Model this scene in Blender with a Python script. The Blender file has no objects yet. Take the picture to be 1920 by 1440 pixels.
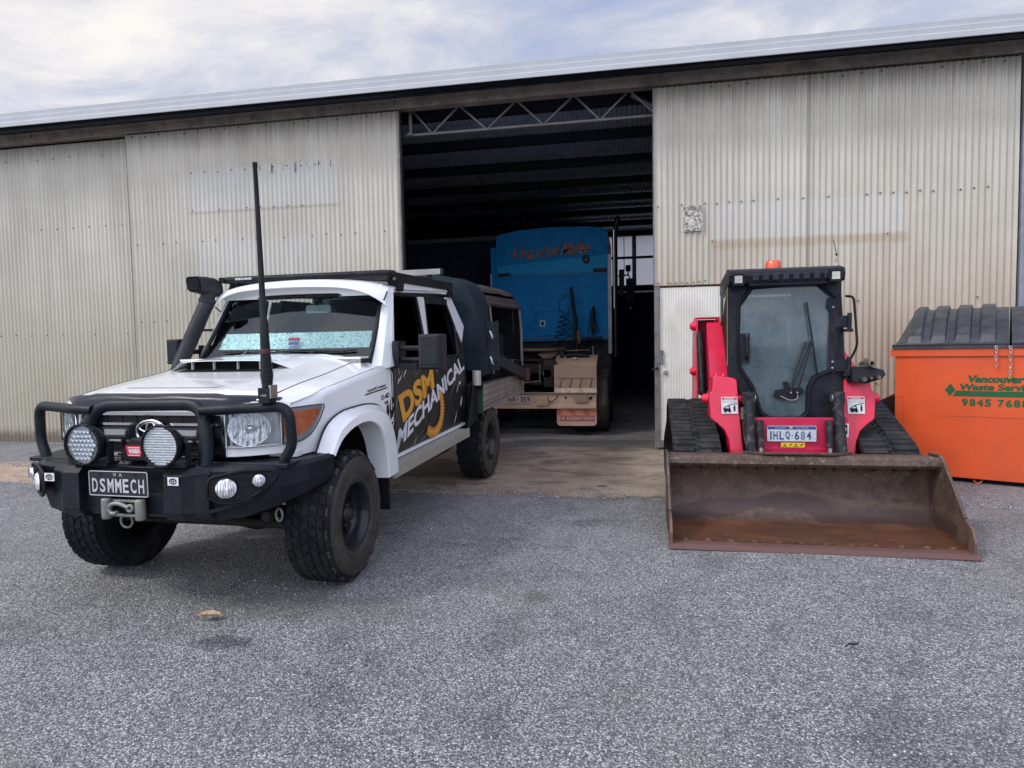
import bpy, bmesh, math, random
from mathutils import Vector, Matrix
random.seed(7)
PI=math.pi; S=bpy.context.scene; COL=S.collection
sin,cos,sqrt=math.sin,math.cos,math.sqrt
# ------------------------------------------------------------------ materials
_M={}
def nodes(name):
    m=bpy.data.materials.new(name); m.use_nodes=True; nt=m.node_tree
    return m,nt,nt.nodes['Principled BSDF']
def N(nt,t,**k):
    n=nt.nodes.new(t)
    for a,b in k.items():
        if a in n.inputs.keys(): n.inputs[a].default_value=b
        else: setattr(n,a,b)
    return n
def lk(nt,a,b): nt.links.new(a,b)
def coords(nt,scale=(1,1,1),loc=(0,0,0),rot=(0,0,0)):
    tc=N(nt,'ShaderNodeTexCoord'); mp=N(nt,'ShaderNodeMapping')
    mp.inputs['Scale'].default_value=scale; mp.inputs['Location'].default_value=loc; mp.inputs['Rotation'].default_value=rot
    lk(nt,tc.outputs['Object'],mp.inputs['Vector']); return mp.outputs['Vector']
def noise(nt,vec,scale,detail=4,rough=.55,dist=0):
    n=N(nt,'ShaderNodeTexNoise'); n.inputs['Scale'].default_value=scale; n.inputs['Detail'].default_value=detail
    n.inputs['Roughness'].default_value=rough; n.inputs['Distortion'].default_value=dist
    lk(nt,vec,n.inputs['Vector']); return n.outputs['Fac']
def ramp(nt,fac,stops):
    r=N(nt,'ShaderNodeValToRGB'); e=r.color_ramp.elements
    while len(e)<len(stops): e.new(.5)
    for i,(p,c) in enumerate(stops):
        e[i].position=p; e[i].color=(c,c,c,1) if not isinstance(c,(tuple,list)) else (*c,1)
    lk(nt,fac,r.inputs['Fac']); return r.outputs['Color']
def mixc(nt,fac,a,b,mode='MIX'):
    m=N(nt,'ShaderNodeMix',data_type='RGBA',blend_type=mode)
    for v,i in ((fac,0),(a,6),(b,7)):
        if isinstance(v,(int,float)): m.inputs[i].default_value=v
        elif isinstance(v,tuple): m.inputs[i].default_value=(*v,1)
        else: lk(nt,v,m.inputs[i])
    return m.outputs[2]
def mth(nt,op,a,b=0.,c=None):
    m=N(nt,'ShaderNodeMath',operation=op)
    for v,i in ((a,0),(b,1),(c,2)):
        if v is None: continue
        if isinstance(v,(int,float)): m.inputs[i].default_value=v
        else: lk(nt,v,m.inputs[i])
    return m.outputs[0]
def sep(nt,vec):
    s=N(nt,'ShaderNodeSeparateXYZ'); lk(nt,vec,s.inputs[0]); return s.outputs
def bump(nt,b,h,strength=.3,dist=.01):
    n=N(nt,'ShaderNodeBump'); n.inputs['Strength'].default_value=strength; n.inputs['Distance'].default_value=dist
    lk(nt,h,n.inputs['Height']); lk(nt,n.outputs[0],b.inputs['Normal'])
def band(nt,v,a,b,s=.02):
    # 1 inside a..b with soft edges
    m1=N(nt,'ShaderNodeMapRange',interpolation_type='SMOOTHSTEP'); lk(nt,v,m1.inputs[0]); m1.inputs[1].default_value=a-s; m1.inputs[2].default_value=a+s
    m2=N(nt,'ShaderNodeMapRange',interpolation_type='SMOOTHSTEP'); lk(nt,v,m2.inputs[0]); m2.inputs[1].default_value=b+s; m2.inputs[2].default_value=b-s
    return mth(nt,'MULTIPLY',m1.outputs[0],m2.outputs[0])
def M(name,col,rough=.5,metal=0.,var=.12,scale=6.,bmp=0.,bscale=120.,dirt=None,dirtamt=.3,dscale=3.,coat=0.,col2=None,spec=None):
    """painted / metal / rubber surface with mottling, dirt blotches and fine relief"""
    if name in _M: return _M[name]
    if spec is None: spec=.5 if max(col)>.07 else .18
    m,nt,b=nodes(name); v=coords(nt)
    f=noise(nt,v,scale,6,.6)
    c2=col2 or tuple(x*(1-var*2) for x in col); c1=tuple(min(1,x*(1+var)) for x in col)
    c=mixc(nt,ramp(nt,f,[(.3,0.),(.7,1.)]),c2,c1)
    if dirt:
        d=ramp(nt,noise(nt,v,dscale,8,.65,.6),[(.5-.0*dirtamt,0.),(.75,1.)])
        d=mth(nt,'MULTIPLY',d,dirtamt); c=mixc(nt,d,c,dirt)
    lk(nt,c,b.inputs['Base Color'])
    rr=N(nt,'ShaderNodeMapRange'); lk(nt,noise(nt,v,scale*2.3,4),rr.inputs[0]); rr.inputs[1].default_value=.3; rr.inputs[2].default_value=.7
    rr.inputs[3].default_value=max(.02,rough*.8); rr.inputs[4].default_value=min(1,rough*1.2); lk(nt,rr.outputs[0],b.inputs['Roughness'])
    b.inputs['Metallic'].default_value=metal; b.inputs['Specular IOR Level'].default_value=spec; b.inputs['Coat Weight'].default_value=coat; b.inputs['Coat Roughness'].default_value=.06
    if bmp: bump(nt,b,noise(nt,v,bscale,3),bmp,.004)
    _M[name]=m; return m
# ------------------------------------------------------------------ mesh builder
class MB:
    def __init__(s): s.v=[];s.f=[];s.m=[];s.s=[]
    def add(s,vs,fs,m=0,sm=False):
        o=len(s.v); s.v+= [tuple(p) for p in vs]
        for f in fs: s.f.append([o+i for i in f]); s.m.append(m); s.s.append(sm)
        return s
    def box(s,x0,x1,y0,y1,z0,z1,m=0):
        return s.add([(x,y,z) for x in(x0,x1) for y in(y0,y1) for z in(z0,z1)],[(0,1,3,2),(4,6,7,5),(0,4,5,1),(2,3,7,6),(0,2,6,4),(1,5,7,3)],m)
    def obox(s,c,size,R,m=0):
        c=Vector(c); vs=[c+R@Vector((a*size[0]/2,b*size[1]/2,d*size[2]/2)) for a in(-1,1) for b in(-1,1) for d in(-1,1)]
        return s.add(vs,[(0,1,3,2),(4,6,7,5),(0,4,5,1),(2,3,7,6),(0,2,6,4),(1,5,7,3)],m)
    def beam(s,a,b,w,h,m=0,up=(0,0,1)):
        a=Vector(a);b=Vector(b);d=b-a;y=d.normalized();z=Vector(up); x=y.cross(z).normalized(); z=x.cross(y)
        return s.obox((a+b)/2,(w,d.length,h),Matrix((x,y,z)).transposed(),m)
    def prism(s,pts,ext,m=0,sm=False):
        n=len(pts); e=Vector(ext); p=[Vector(q) for q in pts]; vs=p+[q+e for q in p]
        return s.add(vs,[tuple(range(n))[::-1],tuple(range(n,2*n))]+[(i,(i+1)%n,n+(i+1)%n,n+i) for i in range(n)],m,sm)
    def tube(s,pts,r,n=10,m=0,caps=True,closed=False):
        P=[Vector(p) for p in pts]; k=len(P); rs=r if isinstance(r,(list,tuple)) else [r]*k
        vs=[];prev=None
        for i,p in enumerate(P):
            if closed: t=(P[(i+1)%k]-P[i-1])
            else: t=(P[min(i+1,k-1)]-P[max(i-1,0)])
            t.normalize()
            if prev is None:
                a=Vector((0,0,1)) if abs(t.z)<.9 else Vector((1,0,0)); u=t.cross(a).normalized()
            else: u=(prev-t*prev.dot(t)).normalized()
            prev=u; w=t.cross(u)
            for j in range(n): an=2*PI*j/n; vs.append(p+(u*cos(an)+w*sin(an))*rs[i])
        fs=[]
        for i in range(k if closed else k-1):
            i2=(i+1)%k
            for j in range(n): j2=(j+1)%n; fs.append((i*n+j,i*n+j2,i2*n+j2,i2*n+j))
        s.add(vs,fs,m,True)
        if caps and not closed: s.add(vs[:n],[tuple(range(n))[::-1]],m); s.add(vs[-n:],[tuple(range(n))],m)
        return s
    def cyl(s,a,b,r,n=16,m=0,r2=None): return s.tube([a,b],[r,r if r2 is None else r2],n,m)
    def lathe(s,prof,c,ax,n=32,m=0,sm=True,a0=0,a1=2*PI):
        """prof: (radius, along axis)"""
        ax=Vector(ax).normalized(); c=Vector(c); u=ax.cross(Vector((0,0,1)) if abs(ax.z)<.9 else Vector((1,0,0))).normalized(); w=ax.cross(u)
        k=len(prof); full=abs(a1-a0-2*PI)<1e-6; nn=n if full else n+1; vs=[]
        for j in range(nn):
            an=a0+(a1-a0)*j/n
            for r,h in prof: vs.append(c+ax*h+(u*cos(an)+w*sin(an))*r)
        fs=[]
        for j in range(n):
            j2=(j+1)%nn
            for i in range(k-1): fs.append((j*k+i,j*k+i+1,j2*k+i+1,j2*k+i))
        return s.add(vs,fs,m,sm)
    def grid(s,fn,nu,nv,m=0,sm=True,thick=None,close=False):
        vs=[Vector(fn(i/nu,j/nv)) for i in range(nu+1) for j in range(nv+1)]
        fs=[(i*(nv+1)+j,(i+1)*(nv+1)+j,(i+1)*(nv+1)+j+1,i*(nv+1)+j+1) for i in range(nu) for j in range(nv)]
        s.add(vs,fs,m,sm)
        if thick:
            t=Vector(thick); s.add([v+t for v in vs],[f[::-1] for f in fs],m,sm)
            ed=[i*(nv+1) for i in range(nu+1)]+[nu*(nv+1)+j for j in range(1,nv+1)]+[i*(nv+1)+nv for i in range(nu-1,-1,-1)]+[j for j in range(nv-1,0,-1)]
            k=len(ed); s.add([vs[i] for i in ed]+[vs[i]+t for i in ed],[(i,k+i,k+(i+1)%k,(i+1)%k) for i in range(k)],m)
        return s
    def text(s,txt,fn,m=0,bold=0.,sm=False):
        """fn maps the normalised (0..1,0..1) text box to a point on the real surface"""
        vs,fs=glyphs(txt,bold)
        return s.add([fn(x,y) for x,y in vs],fs,m)
    def cut(s):
        if not hasattr(s,'c'): s.c=[]
        s.c.append((len(s.v),len(s.f))); return s
    def pieces(s,name,mats,parent=None,off=(0,0,0),bevel=0,**tags):
        # one object for each piece closed with cut()
        v0=f0=0; out=[]
        for v1,f1 in s.c:
            q=MB(); q.v=s.v[v0:v1]; q.f=[[i-v0 for i in f] for f in s.f[f0:f1]]; q.m=s.m[f0:f1]; q.s=s.s[f0:f1]
            out.append(q.build(name,mats,parent,off,bevel,**tags)); v0,f0=v1,f1
        return out
    def mirror(s,ax=0):
        o=len(s.v); nf=len(s.f)
        s.v+=[tuple(-c if i==ax else c for i,c in enumerate(p)) for p in s.v]
        for k in range(nf): s.f.append([o+i for i in s.f[k]][::-1]); s.m.append(s.m[k]); s.s.append(s.s[k])
        return s
    def warp(s,fn): s.v=[fn(p) for p in s.v]; return s
    def build(s,name,mats,parent=None,off=(0,0,0),bevel=0,seg=2,**tags):
        me=bpy.data.meshes.new(name); me.from_pydata([tuple(p[i]-off[i] for i in range(3)) for p in s.v],[],s.f)
        for mt in (mats if isinstance(mats,(list,tuple)) else [mats]): me.materials.append(mt)
        for p,mi,sm in zip(me.polygons,s.m,s.s): p.material_index=mi; p.use_smooth=sm
        me.validate(); me.update()
        bm=bmesh.new(); bm.from_mesh(me); bmesh.ops.recalc_face_normals(bm,faces=bm.faces) if tags.pop('recalc',True) else None
        bm.to_mesh(me); bm.free()
        o=bpy.data.objects.new(name,me); COL.objects.link(o)
        if parent: o.parent=parent
        if bevel:
            b=o.modifiers.new('bevel','BEVEL'); b.width=bevel; b.segments=seg; b.limit_method='ANGLE'; b.angle_limit=math.radians(35); b.harden_normals=True
        for k,v in tags.items(): o[k]=v
        return o
_G={}
def glyphs(txt,bold):
    k=(txt,bold)
    if k in _G: return _G[k]
    c=bpy.data.curves.new('t','FONT'); c.body=txt; c.size=1; c.offset=bold; c.resolution_u=3; c.fill_mode='FRONT'; c.dimensions='2D'
    o=bpy.data.objects.new('t',c); COL.objects.link(o); bpy.context.view_layer.update()
    dg=bpy.context.evaluated_depsgraph_get(); me=o.evaluated_get(dg).to_mesh()
    vs=[(v.co.x,v.co.y) for v in me.vertices]; fs=[tuple(p.vertices) for p in me.polygons]
    o.evaluated_get(dg).to_mesh_clear(); bpy.data.objects.remove(o); bpy.data.curves.remove(c)
    x0=min(v[0] for v in vs);x1=max(v[0] for v in vs);y0=min(v[1] for v in vs);y1=max(v[1] for v in vs)
    _G[k]=([((x-x0)/(x1-x0),(y-y0)/(y1-y0)) for x,y in vs],fs); return _G[k]
def rect(o,ex,ey):
    o,ex,ey=Vector(o),Vector(ex),Vector(ey); return lambda a,b:o+ex*a+ey*b
def bilin(p00,p10,p11,p01):
    p=[Vector(q) for q in(p00,p10,p11,p01)]
    return lambda a,b:p[0]*(1-a)*(1-b)+p[1]*a*(1-b)+p[2]*a*b+p[3]*(1-a)*b
def fillet(pts,rad,n=6):
    P=[Vector(p) for p in pts]; out=[P[0]]
    for i in range(1,len(P)-1):
        r=rad[i-1] if isinstance(rad,(list,tuple)) else rad
        a=(P[i-1]-P[i]);b=(P[i+1]-P[i]); r=min(r,a.length*.49,b.length*.49); a=P[i]+a.normalized()*r; b=P[i]+b.normalized()*r
        for k in range(n+1):
            t=k/n; out.append(a*(1-t)**2+P[i]*2*t*(1-t)+b*t*t)
    out.append(P[-1]); return out
def rotpt(p,ang): return (p[0]*cos(ang)-p[1]*sin(ang),p[0]*sin(ang)+p[1]*cos(ang))
def interp(x,tab):
    if x<=tab[0][0]: return tab[0][1]
    for (a,b),(c,d) in zip(tab,tab[1:]):
        if x<=c: return b+(d-b)*(x-a)/(c-a)
    return tab[-1][1]
def thing(name,label,cat,loc=(0,0,0),rotz=0,group=None):
    o=bpy.data.objects.new(name,None); COL.objects.link(o); o.location=loc; o.rotation_euler=(0,0,rotz); o.empty_display_size=.3
    o['label']=label;o['category']=cat
    if group:o['group']=group
    return o
# ------------------------------------------------------------------ shared materials
white=M('white_paint',(.84,.85,.86),.24,var=.02,scale=3,coat=.8,dirt=(.42,.40,.36),dirtamt=.10,dscale=1.2)
whitem=M('white_plastic',(.80,.81,.82),.4,var=.03,dirt=(.4,.38,.34),dirtamt=.2)
blackp=M('black_powdercoat',(.010,.013,.019),.40,spec=.22,var=.2,bmp=.15,bscale=500,dirt=(.06,.058,.055),dirtamt=.3,dscale=5)
blackpl=M('black_plastic',(.011,.012,.016),.5,spec=.18,var=.2,dirt=(.08,.075,.07),dirtamt=.3)
blackg=M('gloss_black',(.012,.013,.016),.15,coat=.5)
dark=M('dark_void',(.006,.006,.008),.9)
rubber=M('tyre_rubber',(.015,.016,.021),.8,spec=.15,var=.25,bmp=.2,bscale=90,dirt=(.075,.068,.058),dirtamt=.55,dscale=4)
rubberw=M('tyre_sidewall',(.060,.053,.045),.85,spec=.25,var=.2,bmp=.25,bscale=60,dirt=(.11,.10,.085),dirtamt=.5,dscale=5)
chrome=M('chrome',(.72,.73,.75),.1,1.,var=.03)
steel=M('steel',(.38,.38,.38),.4,.8,var=.15,dirt=(.2,.16,.12),dirtamt=.4)
alu=M('aluminium',(.55,.55,.56),.38,.7,var=.1,dirt=(.3,.27,.22),dirtamt=.4)
whitetxt=M('white_lettering',(.75,.76,.78),.45,var=.03)
def glassm(name,tint,gl=.04,ior=1.5,amt=1.):
    if name in _M: return _M[name]
    m,nt,b=nodes(name); nt.nodes.remove(b); out=nt.nodes['Material Output']
    t=N(nt,'ShaderNodeBsdfTransparent'); t.inputs[0].default_value=(*tint,1)
    g=N(nt,'ShaderNodeBsdfGlossy'); g.inputs['Roughness'].default_value=gl; g.inputs['Color'].default_value=(.78,.89,1,1)
    fr=N(nt,'ShaderNodeFresnel'); fr.inputs[0].default_value=ior
    mx=N(nt,'ShaderNodeMixShader'); lk(nt,mth(nt,'MULTIPLY',fr.outputs[0],amt),mx.inputs[0]); lk(nt,t.outputs[0],mx.inputs[1]); lk(nt,g.outputs[0],mx.inputs[2])
    lk(nt,mx.outputs[0],out.inputs[0]); _M[name]=m; return m
# ------------------------------------------------------------------ camera
F_PX,PITCH,ROLL,YAW,CAMH=1210.258,.0562299,-.0179883,.1866997,1.43519
cam=bpy.data.cameras.new('camera'); co=bpy.data.objects.new('camera',cam); COL.objects.link(co); S.camera=co
cam.sensor_width=36; cam.lens=F_PX/1920*36; cam.clip_end=2000; cam.clip_start=.05
fw=Vector((-sin(YAW)*cos(PITCH),cos(YAW)*cos(PITCH),-sin(PITCH))); r0=Vector((cos(YAW),sin(YAW),0)); u0=r0.cross(fw)
rr_=r0*cos(ROLL)+u0*sin(ROLL); uu_=-r0*sin(ROLL)+u0*cos(ROLL)
mw=Matrix((rr_,uu_,-fw)).transposed().to_4x4(); mw.translation=(0,0,CAMH); co.matrix_world=mw
S.view_settings.view_transform='Standard'; S.view_settings.look='None'; S.view_settings.gamma=1; S.view_settings.exposure=.20
S.render.resolution_x=1024; S.render.resolution_y=768
try: S.cycles.use_denoising=True
except Exception: pass
S.cycles.max_bounces=8; S.cycles.transparent_max_bounces=12
# ------------------------------------------------------------------ light: bright overcast, brightest behind the camera
SUN_EL,SUN_AZ=math.radians(46),math.radians(236)   # azimuth measured from +Y clockwise
w=bpy.data.worlds.new('World'); S.world=w; w.use_nodes=True; nt=w.node_tree; nt.nodes.clear()
out=N(nt,'ShaderNodeOutputWorld'); sky=N(nt,'ShaderNodeTexSky',sky_type='NISHITA',sun_disc=False); sky.sun_elevation=SUN_EL; sky.sun_rotation=SUN_AZ
b1=N(nt,'ShaderNodeBackground'); b1.inputs[1].default_value=.1; lk(nt,sky.outputs[0],b1.inputs[0])
tc=N(nt,'ShaderNodeTexCoord'); xyz=sep(nt,tc.outputs['Generated'])
zz=mth(nt,'MAXIMUM',mth(nt,'ADD',xyz[2],.12),.06)
cv=N(nt,'ShaderNodeCombineXYZ'); lk(nt,mth(nt,'DIVIDE',xyz[0],zz),cv.inputs[0]); lk(nt,mth(nt,'DIVIDE',xyz[1],zz),cv.inputs[1])
mp=N(nt,'ShaderNodeMapping'); mp.inputs['Rotation'].default_value=(0,0,.6); mp.inputs['Scale'].default_value=(1.,1.35,1); lk(nt,cv.outputs[0],mp.inputs[0])
n1=noise(nt,mp.outputs[0],1.6,9,.6,.45); n2=noise(nt,mp.outputs[0],.42,3,.5)
dens=mth(nt,'ADD',mth(nt,'MULTIPLY',n1,.85),mth(nt,'MULTIPLY',n2,.30))
# the cloud is thinner and warmer towards the left of the shed
left=N(nt,'ShaderNodeMapRange'); lk(nt,mth(nt,'ADD',mth(nt,'MULTIPLY',xyz[0],-1.),mth(nt,'MULTIPLY',xyz[1],-.1)),left.inputs[0]); left.inputs[1].default_value=-.1; left.inputs[2].default_value=.75
dens=mth(nt,'ADD',dens,mth(nt,'MULTIPLY',left.outputs[0],.13))
cc=ramp(nt,dens,[(.40,(.30,.38,.64)),(.50,(.40,.46,.66)),(.58,(.50,.54,.68)),(.67,(.66,.67,.74)),(.80,(.92,.88,.84))])
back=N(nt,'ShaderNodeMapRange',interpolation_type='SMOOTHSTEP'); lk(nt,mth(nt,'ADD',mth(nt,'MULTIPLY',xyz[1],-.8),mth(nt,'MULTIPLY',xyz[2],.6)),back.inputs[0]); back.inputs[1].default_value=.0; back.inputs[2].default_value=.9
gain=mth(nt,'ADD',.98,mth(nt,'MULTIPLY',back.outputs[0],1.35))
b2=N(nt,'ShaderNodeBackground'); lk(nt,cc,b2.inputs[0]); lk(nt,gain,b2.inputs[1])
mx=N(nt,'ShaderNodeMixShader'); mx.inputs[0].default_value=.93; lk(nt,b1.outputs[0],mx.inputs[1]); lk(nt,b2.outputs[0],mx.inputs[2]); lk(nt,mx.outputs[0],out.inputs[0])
sl=bpy.data.lights.new('sun','SUN'); sl.energy=1.35; sl.angle=math.radians(9); sl.color=(1,.97,.93); so=bpy.data.objects.new('sun',sl); COL.objects.link(so)
sd=Vector((sin(SUN_AZ)*cos(SUN_EL),cos(SUN_AZ)*cos(SUN_EL),sin(SUN_EL))); so.rotation_euler=sd.to_track_quat('Z','Y').to_euler()
# ------------------------------------------------------------------ ground
def gravel_mat():
    m,nt,b=nodes('blue_metal_gravel'); v=coords(nt)
    vo=N(nt,'ShaderNodeTexVoronoi'); vo.inputs['Scale'].default_value=124; vo.inputs['Randomness'].default_value=1; lk(nt,v,vo.inputs['Vector'])
    c=sep(nt,vo.outputs['Color'])
    stone=ramp(nt,c[0],[(0.,(.105,.104,.110)),(.30,(.245,.246,.254)),(.70,(.44,.44,.448)),(.92,(.68,.68,.68)),(1.,(.86,.86,.85))])
    big=noise(nt,v,.55,5,.6,.4); mid=noise(nt,v,3.2,6,.6)
    col=mixc(nt,ramp(nt,mid,[(.35,0.),(.65,1.)]),mixc(nt,.22,stone,(.09,.09,.10)),stone)
    col=mixc(nt,mth(nt,'MULTIPLY',ramp(nt,big,[(.50,0.),(.66,1.)]),.40),col,(.30,.28,.235))
    dark_=ramp(nt,noise(nt,v,1.3,7,.7,.8),[(.52,0.),(.66,1.)]); col=mixc(nt,mth(nt,'MULTIPLY',dark_,.42),col,(.05,.052,.06))
    gap=ramp(nt,vo.outputs['Distance'],[(.25,0.),(.62,1.)]); col=mixc(nt,mth(nt,'MULTIPLY',gap,.62),col,(.03,.031,.036))
    # stain spots left by dripping vehicles
    tcw=N(nt,'ShaderNodeNewGeometry'); p=sep(nt,tcw.outputs['Position'])
    def spot(x,y,rx,ry,col,amt,c0):
        d=mth(nt,'SQRT',mth(nt,'ADD',mth(nt,'POWER',mth(nt,'DIVIDE',mth(nt,'SUBTRACT',p[0],x),rx),2.),mth(nt,'POWER',mth(nt,'DIVIDE',mth(nt,'SUBTRACT',p[1],y),ry),2.)))
        d=mth(nt,'ADD',d,mth(nt,'MULTIPLY',mth(nt,'SUBTRACT',noise(nt,v,9,6,.7),.5),1.6))
        return mixc(nt,mth(nt,'MULTIPLY',ramp(nt,d,[(.5,1.),(1.,0.)]),amt),c0,col)
    col=spot(-2.02,2.82,.2,.09,(.018,.019,.024),.65,col); col=spot(-.55,3.6,.12,.1,(.07,.065,.05),.5,col); col=spot(-1.8,3.3,.9,.25,(.12,.115,.09),.35,col)
    lk(nt,col,b.inputs['Base Color']); b.inputs['Roughness'].default_value=.75
    h=mth(nt,'MULTIPLY',vo.outputs['Distance'],-1.); h=mth(nt,'ADD',h,mth(nt,'MULTIPLY',c[1],.6)); bump(nt,b,h,.75,.008)
    return m
gm=gravel_mat()
g=MB()
xs=[-300,-80,-30]+[-14+i*.5 for i in range(45)]+[20,60,300]; ys=[-300,-60,-10,-3]+[-1+i*.4 for i in range(27)]+[12,40,300]
def gh(x,y):
    d=.010*sin(x*1.7+.6*sin(y*1.1))*cos(y*1.3+.4*x)+.006*sin(3.1*x+2.2*y); near=max(0,1-max(0,abs(x+1)-9)/3) if -1<y<6 else 0
    for a,b_,r in ((-1.75,3.7,.5),(-3.5,3.7,.5),(1.25,5.6,1.6),(3.6,7.3,1.2)):
        k=max(0,1-(((x-a)**2+(y-b_)**2)**.5)/r); near*=1-min(1,k*2)
    return d*near-.004
g.add([(x,y,gh(x,y)) for x in xs for y in ys],[(i*len(ys)+j,(i+1)*len(ys)+j,(i+1)*len(ys)+j+1,i*len(ys)+j+1) for i in range(len(xs)-1) for j in range(len(ys)-1)],0,True)
g.build('ground',gm,kind='structure')
def concrete(name,base,tint,dirty):
    m,nt,b=nodes(name); v=coords(nt); n=noise(nt,v,1.1,8,.65,.7); n_=noise(nt,coords(nt,(1,1.7,1)),1.5,9,.72,.8)
    c=mixc(nt,ramp(nt,n,[(.35,0.),(.65,1.)]),base,tint)
    c=mixc(nt,mth(nt,'MULTIPLY',ramp(nt,n_,[(.47,0.),(.62,1.)]),.75),c,dirty)
    sp=ramp(nt,noise(nt,v,11,5,.7,.5),[(.66,0.),(.72,1.)]); c=mixc(nt,mth(nt,'MULTIPLY',sp,.6),c,tuple(x*.3 for x in dirty))
    fine=ramp(nt,noise(nt,v,180,2),[(.3,.82),(.7,1.12)]); c=mixc(nt,1.,c,fine,'MULTIPLY')
    lk(nt,c,b.inputs['Base Color']); b.inputs['Roughness'].default_value=.7; bump(nt,b,noise(nt,v,60,5),.25,.004); return m
apron=concrete('dirty_concrete',(.27,.205,.155),(.38,.31,.245),(.095,.074,.058))
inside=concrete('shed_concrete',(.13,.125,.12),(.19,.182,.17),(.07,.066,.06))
a=MB(); top=[];N_=90
for i in range(N_+1):
    x=-4.6+i*(6.9/N_); top.append((x,6.13+.035*sin(x*5.1)+.03*sin(x*13+1)+.02*random.uniform(-1,1)+(.1 if x<-1.9 else 0)*min(1,(-1.9-x)),.004))
bk=[(2.3,9.13,.004),(-4.6,9.13,.004)]
a.prism(top+bk,(0,0,-.1)); a.build('concrete_apron',apron,kind='structure')
a=MB(); l=[]
for i in range(60): x=-14+i*(9.35/59); l.append((x,6.12+.04*sin(x*4)+.03*random.uniform(-1,1),.0045))
for i in range(59,-1,-1): x=-14+i*(9.35/59); l.append((x,7.2+.06*sin(x*3+1)+.04*random.uniform(-1,1),.0045))
a.prism(l,(0,0,-.1)); a.build('path',M('sandy_dirt',(.42,.31,.23),.9,var=.18,scale=2.5,bmp=.4,bscale=90,dirt=(.20,.17,.14),dirtamt=.7,dscale=2),kind='structure')
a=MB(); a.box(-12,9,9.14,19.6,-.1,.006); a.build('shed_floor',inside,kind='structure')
# stray stones thrown up onto the concrete and lying proud of the gravel
st=MB(); ico=[]; t_=(1+5**.5)/2
iv=[(-1,t_,0),(1,t_,0),(-1,-t_,0),(1,-t_,0),(0,-1,t_),(0,1,t_),(0,-1,-t_),(0,1,-t_),(t_,0,-1),(t_,0,1),(-t_,0,-1),(-t_,0,1)]
if_=[(0,11,5),(0,5,1),(0,1,7),(0,7,10),(0,10,11),(1,5,9),(5,11,4),(11,10,2),(10,7,6),(7,1,8),(3,9,4),(3,4,2),(3,2,6),(3,6,8),(3,8,9),(4,9,5),(2,4,11),(6,2,10),(8,6,7),(9,8,1)]
def stone(x,y,z,r,mi):
    a,b,c=[r*random.uniform(.55,1.1)/1.9 for _ in range(3)]; an=random.uniform(0,6.3); ca,sa=cos(an),sin(an)
    st.add([(x+ca*p[0]*a-sa*p[1]*b,y+sa*p[0]*a+ca*p[1]*b,z+p[2]*c*.7) for p in iv],if_,mi)
for i in range(9000):
    d=random.random()**1.6; y=.9+d*4.6; x=-y*.95+random.uniform(0,1.75*y) if random.random()<.9 else random.uniform(-6,5)
    stone(x,y,gh(x,y)+.001,random.uniform(.004,.008),random.choice((0,0,1,1,2)))
for i in range(3800):
    x=random.uniform(-9,3.2); e=random.random()**2.2; y=6.05+e*.45; stone(x,y,.007,random.uniform(.004,.009),random.choice((0,1,2)))
for i in range(2200):
    x=random.uniform(-10,-4.6); y=7.2-random.random()**2*.25; stone(x,y,.007,random.uniform(.005,.009),random.choice((0,1,2)))
st.build('loose_stones',[M('stone_dark',(.13,.14,.165),.75),M('stone_mid',(.24,.25,.27),.75),M('stone_pale',(.48,.49,.51),.7)],kind='stuff',label='loose grey stones on gravel and concrete edge',category='gravel')
# things lying on the ground
lf=MB(); lf.grid(lambda a,b:(-.06+.12*a,(b-.5)*.05*sin(PI*min(1,max(0,a*.98+.01)))**.6,.012+.016*(2*b-1)**2+.008*sin(a*PI)),14,8,0,True,(0,0,-.0015)); lf.tube([(-.06,0,.014),(.0,0,.012),(.075,.003,.02)],.0015,6)
o=lf.build('dry_leaf',M('dry_leaf_brown',(.52,.36,.22),.6,var=.25,scale=40),label='curled pale brown dry leaf alone on the gravel in front of the ute',category='leaf'); o.location=(-2.266,3.052,0); o.rotation_euler=(0,0,.2)
for k,(x,y,r,lb) in enumerate(((1.0,3.2,.5,'small dark twig on the gravel below the middle of the rusty bucket'),(2.12,3.75,.1,'thin dark stick on gravel near the right end of the bucket'),(-.33,6.55,.3,'short black offcut lying on the stained concrete apron'))):
    t=MB(); t.tube([(-.04,0,.008),(-.01,.006,.012),(.03,-.004,.008),(.05,.01,.012)],[.003,.005,.004,.002],6); o=t.build('twig',M('twig_brown',(.045,.035,.03),.8),label=lb,category='twig',group='small dark sticks lying on the ground'); o.location=(x,y,.004); o.rotation_euler=(0,0,r)
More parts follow.
